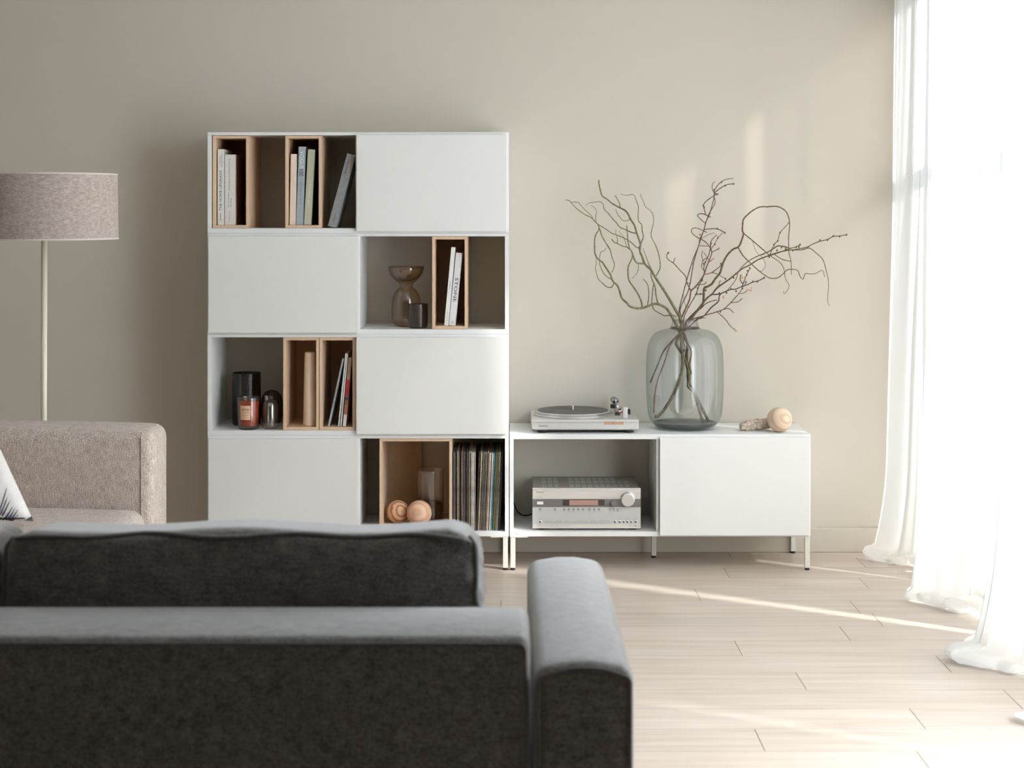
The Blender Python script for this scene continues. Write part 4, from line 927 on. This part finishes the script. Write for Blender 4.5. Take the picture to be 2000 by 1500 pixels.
sm_ += [('DVD', 1101.7, 999.4, 4, .9), ('VCR/DVR', 1111, 999.4, 6.5, .9), ('CBL/SAT', 1120, 999.4, 6.5, .9), ('GAME/TV', 1129.3, 999.4, 6.5, .9), ('AUX', 1138.7, 999.4, 4, .9), ('TAPE', 1151.2, 999.4, 4.5, .9), ('TUNER', 1160.6, 999.4, 5.5, .9), ('CD', 1169.8, 999.4, 3, .9), ('DIM', 1191.5, 999.4, 4, .9), ('MEM', 1198.7, 999.4, 4, .9), ('SETUP', 1206.3, 999.4, 5, .9)]
sm_ += [('ZONE 2   OFF', 1071, 1016.8, 12, .9), ('TONE', 1090, 1016.8, 11, .9), ('MOVIE/TV', 1107, 1016.8, 8, .9), ('LISTENING MODE', 1137, 1016.8, 19, .9), ('TUNING', 1158.5, 1016.8, 12, .9), ('RETURN  SETUP', 1180, 1016.8, 19, .9)]
lettering([(b_, xp(px), zp(py), w_/FPX*YR, h_/FPX*YR, 0) for (b_, px, py, w_, h_) in sm_], 'panel_lettering', M['inkgrey'], t, YR-.0011)
vg = MB()
zt_ = z1-.001+.0006
def vent(px, py):
    Y = FPX*(CH-zt_)/(py-VY); return Y
for (ya, yb) in ((7.045, 7.115), (7.145, 7.215), (7.235, 7.285)):
    for i in range(3): vg.box(rx0+.040+i*.0245, rx0+.040+i*.0245+.0185, ya, yb, z1-.001, zt_)
    for i in range(10 if ya < 7.23 else 8): vg.box(rx0+.152+i*.0250, rx0+.152+i*.0250+.019, ya, yb, z1-.001, zt_)
part(vg, 'vent_grille', mat('vent_sheen', (178, 182, 180), .3, metal=.5), t)
for (fx, fy) in ((rx0+.035, YR+.035), (rx1-.035, YR+.035), (rx0+.035, 7.28), (rx1-.035, 7.28)):
    part(MB().lathe([(0, 0), (.018, 0), (.02, z0-rz-.0003), (0, z0-rz+.002)], (fx, fy, rz+.0003), 24), 'foot', M['black'], t)
cb = MB().tube(spline([(.030+.0, 7.33, .215), (.05, 7.31, .176), (.085, 7.30, .164), (rx0+.03, 7.335, .18)]), .0028, 8)
tag(cb.build('power_cable', M['black'], smooth=True), 'black power cable curving from behind the silver receiver', 'cable')

# ================================================================== floor lamp
YLP = 6.2; lx = wx(86, YLP); lr = .2590
t = thing('floor_lamp', 'floor lamp with a wide taupe linen drum shade and slim cream pole', 'floor lamp', (lx, YLP, 0))
zs0 = wz(467, YLP); zs1 = wz(339.5, YLP)
part(MB().lathe([(.2595, zs0), (.2560, zs1), (.2535, zs1), (.257, zs0), (.2595, zs0)], (lx, YLP, 0), 96), 'lamp_shade', M['shade'], t, smooth=False)
for zz, rr in ((zs0, .2595), (zs1-.004, .2562)):
    part(MB().lathe([(rr+.0008, zz-.0005), (rr+.0008, zz+.0045), (rr-.004, zz+.0045), (rr-.004, zz-.0005), (rr+.0008, zz-.0005)], (lx, YLP, 0), 96), 'shade_rim', mat('pale_rim', (206, 198, 190), .7), t)
part(MB().tube([(lx-.003, YLP, .012), (lx+.001, YLP, zs0+.05)], .011, 20), 'pole', M['cream'], t, smooth=True)
part(MB().lathe([(0, .0002), (.14, .0002), (.142, .004), (.14, .012), (.02, .016), (0, .016)], (lx, YLP, 0), 48), 'lamp_base', M['cream'], t)
sp = MB()
for k in range(3):
    a = k*2*PI/3+.4; sp.tube([(lx, YLP, zs0+.05), (lx+.255*math.cos(a), YLP+.255*math.sin(a), zs0+.05)], .002, 6)
part(sp, 'shade_spider', M['cream'], t)
part(MB().ball((lx, YLP, zs0+.10), .032, 20, (1, 1, 1.2)), 'bulb', mat('frosted_bulb', (235, 232, 225), .4), t, smooth=True)

# ================================================================== beige sofa (behind)
t = thing('beige_sofa', 'beige boucle sofa standing beside the shelving tower, in front of the floor lamp', 'sofa', (-2.0, 5.4, 0))
def crown(amt):
    def f(g, q): return Vector((g.x, g.y, g.z+amt*(1-abs(q.x)**2.5)*(max(0, q.z))))
    return f
part(round_box(-3.05, -1.155, 5.70, 5.955, .09, .722, .045, 26, crown(.012)), 'backrest', M['beige'], t, smooth=True)
part(round_box(-3.05, -1.165, 4.85, 5.695, .09, .30, .03, 20), 'seat_base', M['beige'], t, smooth=True)
part(round_box(-3.05, -1.175, 4.83, 5.70, .302, .470, .05, 24, crown(.014)), 'seat_cushion', M['beige'], t, smooth=True)
part(MB().tube(spline([(wx(276, 5.70), 5.699, .10), (wx(276, 5.70), 5.699, .66), (wx(274, 5.70), 5.702, .685), (wx(262, 5.7), 5.706, .700)]), .0022, 8), 'seam', M['beige'], t, smooth=True)
for (a, c) in ((-2.9, 4.95), (-1.3, 4.95), (-2.9, 5.85), (-1.3, 5.85)):
    part(MB().lathe([(0, .0), (.02, 0), (.026, .092), (0, .092)], (a, c, 0.0003), 20), 'leg', M['black'], t)
# pillow with dark leaf print
YP = 5.35
t = thing('throw_pillow', 'white throw pillow with thin navy leaf strokes leaning on the beige sofa', 'pillow', (-1.62, 5.45, .485))
pc_ = [W(66, 1018, 5.30), W(-30, 812, 5.50), W(-330, 812, 5.50), W(-360, 1020, 5.30)]
n_ = 22; V = []; F = []
def pil(u, v, s):
    a = pc_[3].lerp(pc_[0], u); b_ = pc_[2].lerp(pc_[1], u); p = a.lerp(b_, v)
    e = (max(0, (4*u*(1-u)))*max(0, (4*v*(1-v))))**.45
    pin = .012*(math.sin(PI*u)**1)*(1 if v < .5 else -1)*(abs(v-.5)*2)**3
    return p+Vector((-.018*(u-.5)*2*math.sin(PI*v)*0, s*.062*e, pin))
for s in (-1, 1):
    for i in range(n_+1):
        for j in range(n_+1): V.append(pil(i/n_, j/n_, s))
N1 = (n_+1)**2
for s in (0, 1):
    for i in range(n_):
        for j in range(n_):
            a = s*N1+i*(n_+1)+j; F.append((a, a+n_+1, a+n_+2, a+1) if s else (a, a+1, a+n_+2, a+n_+1))
b_ = MB().add(V, F); o = part(b_, 'pillow_cover', M['pillow'], t, smooth=True)
bm = bmesh.new(); bm.from_mesh(o.data); bmesh.ops.remove_doubles(bm, verts=bm.verts, dist=.0005); bmesh.ops.recalc_face_normals(bm, faces=bm.faces); bm.to_mesh(o.data); bm.free()
# strokes lie on the cover: find (u,v) under each pixel of the strokes
def on_pillow(px, py):
    u, v = .9, .3
    for _ in range(60):
        p = pil(u, v, -1); qx = VX+p.x/p.y*FPX; qy = VY+(CH-p.z)/p.y*FPX
        u += (px-qx)/430*.7; v += (qy-py)/215*.7
        u = min(.995, max(0, u)); v = min(.995, max(0, v))
    return pil(u, v, -1)+Vector((0, -.0012, 0))
st = MB(); kx, ky = 80/632, 190/1500
for ln in ([(-60, 1150), (10, 1040), (70, 870), (105, 735)], [(-40, 1230), (20, 1120), (80, 980), (120, 870)], [(-10, 1245), (60, 1130), (120, 1010), (160, 925)], [(50, 1260), (110, 1170), (160, 1090), (200, 1020)], [(100, 1260), (150, 1190), (200, 1110), (235, 1040)], [(140, 1270), (190, 1200), (240, 1130), (285, 1060)], [(170, 1275), (220, 1220), (290, 1130)]):
    pts = spline([on_pillow(a*kx, 860+c*ky) for a, c in ln], 5); k = len(pts)
    st.tube(pts, [.0002+.0026*(1-i/(k-1))**.8 for i in range(k)], 5)
part(st, 'leaf_print', M['navy'], t, smooth=True)
part(MB().tube(spline([pil(.72, .012, -1), pil(.85, .012, -1), pil(.97, .03, -1)]), .0022, 6), 'zip_seam', M['ink'], t, smooth=True)

# ================================================================== grey sofa (seen from behind)
t = thing('grey_sofa', 'dark grey wool sofa seen from behind, boxy arm and loose back cushions', 'sofa', (-1.0, 3.5, 0))
FB0, FB1 = 3.085, 3.345      # back frame depth
def frame_fn(g, q):
    return Vector((g.x, g.y, g.z+.006*(1-abs(q.y)**2)*max(0, q.z)))
part(round_box(-2.2, .0425, FB0, FB1, .07, .688, .022, 26, frame_fn), 'back_frame', M['grey'], t, smooth=True)
def arm_fn(g, q):
    up = max(0, q.z)
    return Vector((g.x, g.y, g.z+.016*(1-abs(q.x)**2.2)*up-.012*max(0, q.y)**3*up))
part(round_box(.0485, .2265, 3.075, 4.09, .07, .632, .024, 26, arm_fn), 'armrest', M['grey'], t, smooth=True)
part(round_box(-2.38, -2.205, 3.075, 4.09, .07, .632, .024, 26, arm_fn), 'armrest', M['grey'], t, smooth=True)
def loop(x0, x1, z0, z1, y, r, rad, top=0.0):
    pts = [(x0, y, z0)]
    for k in range(7): a = PI-k*PI/12; pts.append((x0+r+r*math.cos(a), y, z1-r+r*math.sin(a)))
    m = 12
    for k in range(1, m): u = k/m; pts.append((x0+r+(x1-x0-2*r)*u, y, z1+top*(1-abs(2*u-1)**2.2)))
    for k in range(7): a = PI/2-k*PI/12; pts.append((x1-r+r*math.cos(a), y, z1-r+r*math.sin(a)))
    pts.append((x1, y, z0)); return MB().tube(pts, rad, 8)
part(loop(.0555, .2195, .08, .6245, 3.0775, .014, .0035, .013), 'seam', M['greyseam'], t, smooth=True)
part(loop(-2.19, .0335, .08, .678, 3.0880, .014, .0035, .0), 'seam', M['greyseam'], t, smooth=True)
part(MB().box(-2.2, .046, 3.35, 4.06, .07, .28), 'seat_base', M['grey'], t, bevel=.01)
part(round_box(-1.05, .044, 3.36, 4.10, .281, .45, .05, 18, crown(.012)), 'seat_cushion', M['grey'], t, smooth=True)
part(round_box(-2.2, -1.055, 3.36, 4.10, .281, .45, .05, 18, crown(.012)), 'seat_cushion', M['grey'], t, smooth=True)
def back_cushion(x0, x1, seed):
    zc = (.45+.826)/2
    def fn(g, q):
        # plump faces, softer corners, leaning back on the frame
        ex = (1-abs(q.x)**6); ez = (1-abs(q.z)**3)
        y = g.y+(.020*ex*ez*(1 if q.y > 0 else -1)*abs(q.y))
        nz = noise.noise(Vector((g.x*4+seed, g.z*6, seed)))*.007
        wr = 0
        if q.x > .72: wr = .010*math.sin(g.z*70+g.y*40)*(q.x-.72)/.28
        x = g.x-.010*(1-abs(q.z)**2)*0+.012*(1-q.z*q.z)*q.x**5
        z = g.z+nz*(1 if q.z > 0 else 0)+.004*math.sin(g.x*11+seed)*max(0, q.z)-.022*max(0, abs(q.x)-.90)/.1*max(0, q.z)
        z -= .095*(g.y-3.37)*max(0, q.z)
        return Vector((x+wr*.6, y+nz*.6+wr, z))
    o = part(round_box(x0, x1, 3.365, 3.60, .452, .830, .026, 34, fn), 'back_cushion', M['grey'], t, smooth=True)
    # piped seams laid on the cushion's own surface: along the top edge and down the end
    from mathutils.bvhtree import BVHTree
    me = o.data; off = Vector(t.location)
    tree = BVHTree.FromPolygons([v.co+off for v in me.vertices], [tuple(p.vertices) for p in me.polygons])
    def pipe(rays, rad):
        pts = []
        for (a, d) in rays:
            h = tree.ray_cast(Vector(a), Vector(d).normalized())[0]
            if h is not None: pts.append(h-Vector(d).normalized()*rad*0.25)
        part(MB().tube(spline(pts, 2), rad, 8), 'piping', M['greyseam'], o, smooth=True)
    m = 60
    pipe([((x0+.02+(x1-x0-.04)*k/m, 3.0, .818+.003*math.sin(k*.35+seed)-.010*(abs(2*k/m-1)**8)), (0, 1, 0)) for k in range(m+1)], .0055)
    for dz_ in (0,):
        pipe([((x1+.3-.0, 3.07+.004*math.sin(k*.7), .812-.32*k/24), (-1, 1, 0)) for k in range(25)], .0055)
        pipe([((x0-.3, 3.07, .812-.32*k/24), (1, 1, 0)) for k in range(25)], .0055)
    return o
back_cushion(-.972, -.058, 1.3)
back_cushion(-1.925, -.985, 4.1)
for (a, c) in ((-2.1, 3.2), (.1, 3.2), (-2.1, 3.95), (.1, 3.95)):
    part(MB().lathe([(0, 0), (.02, 0), (.024, .072), (0, .072)], (a, c, .0003), 20), 'leg', M['black'], t)
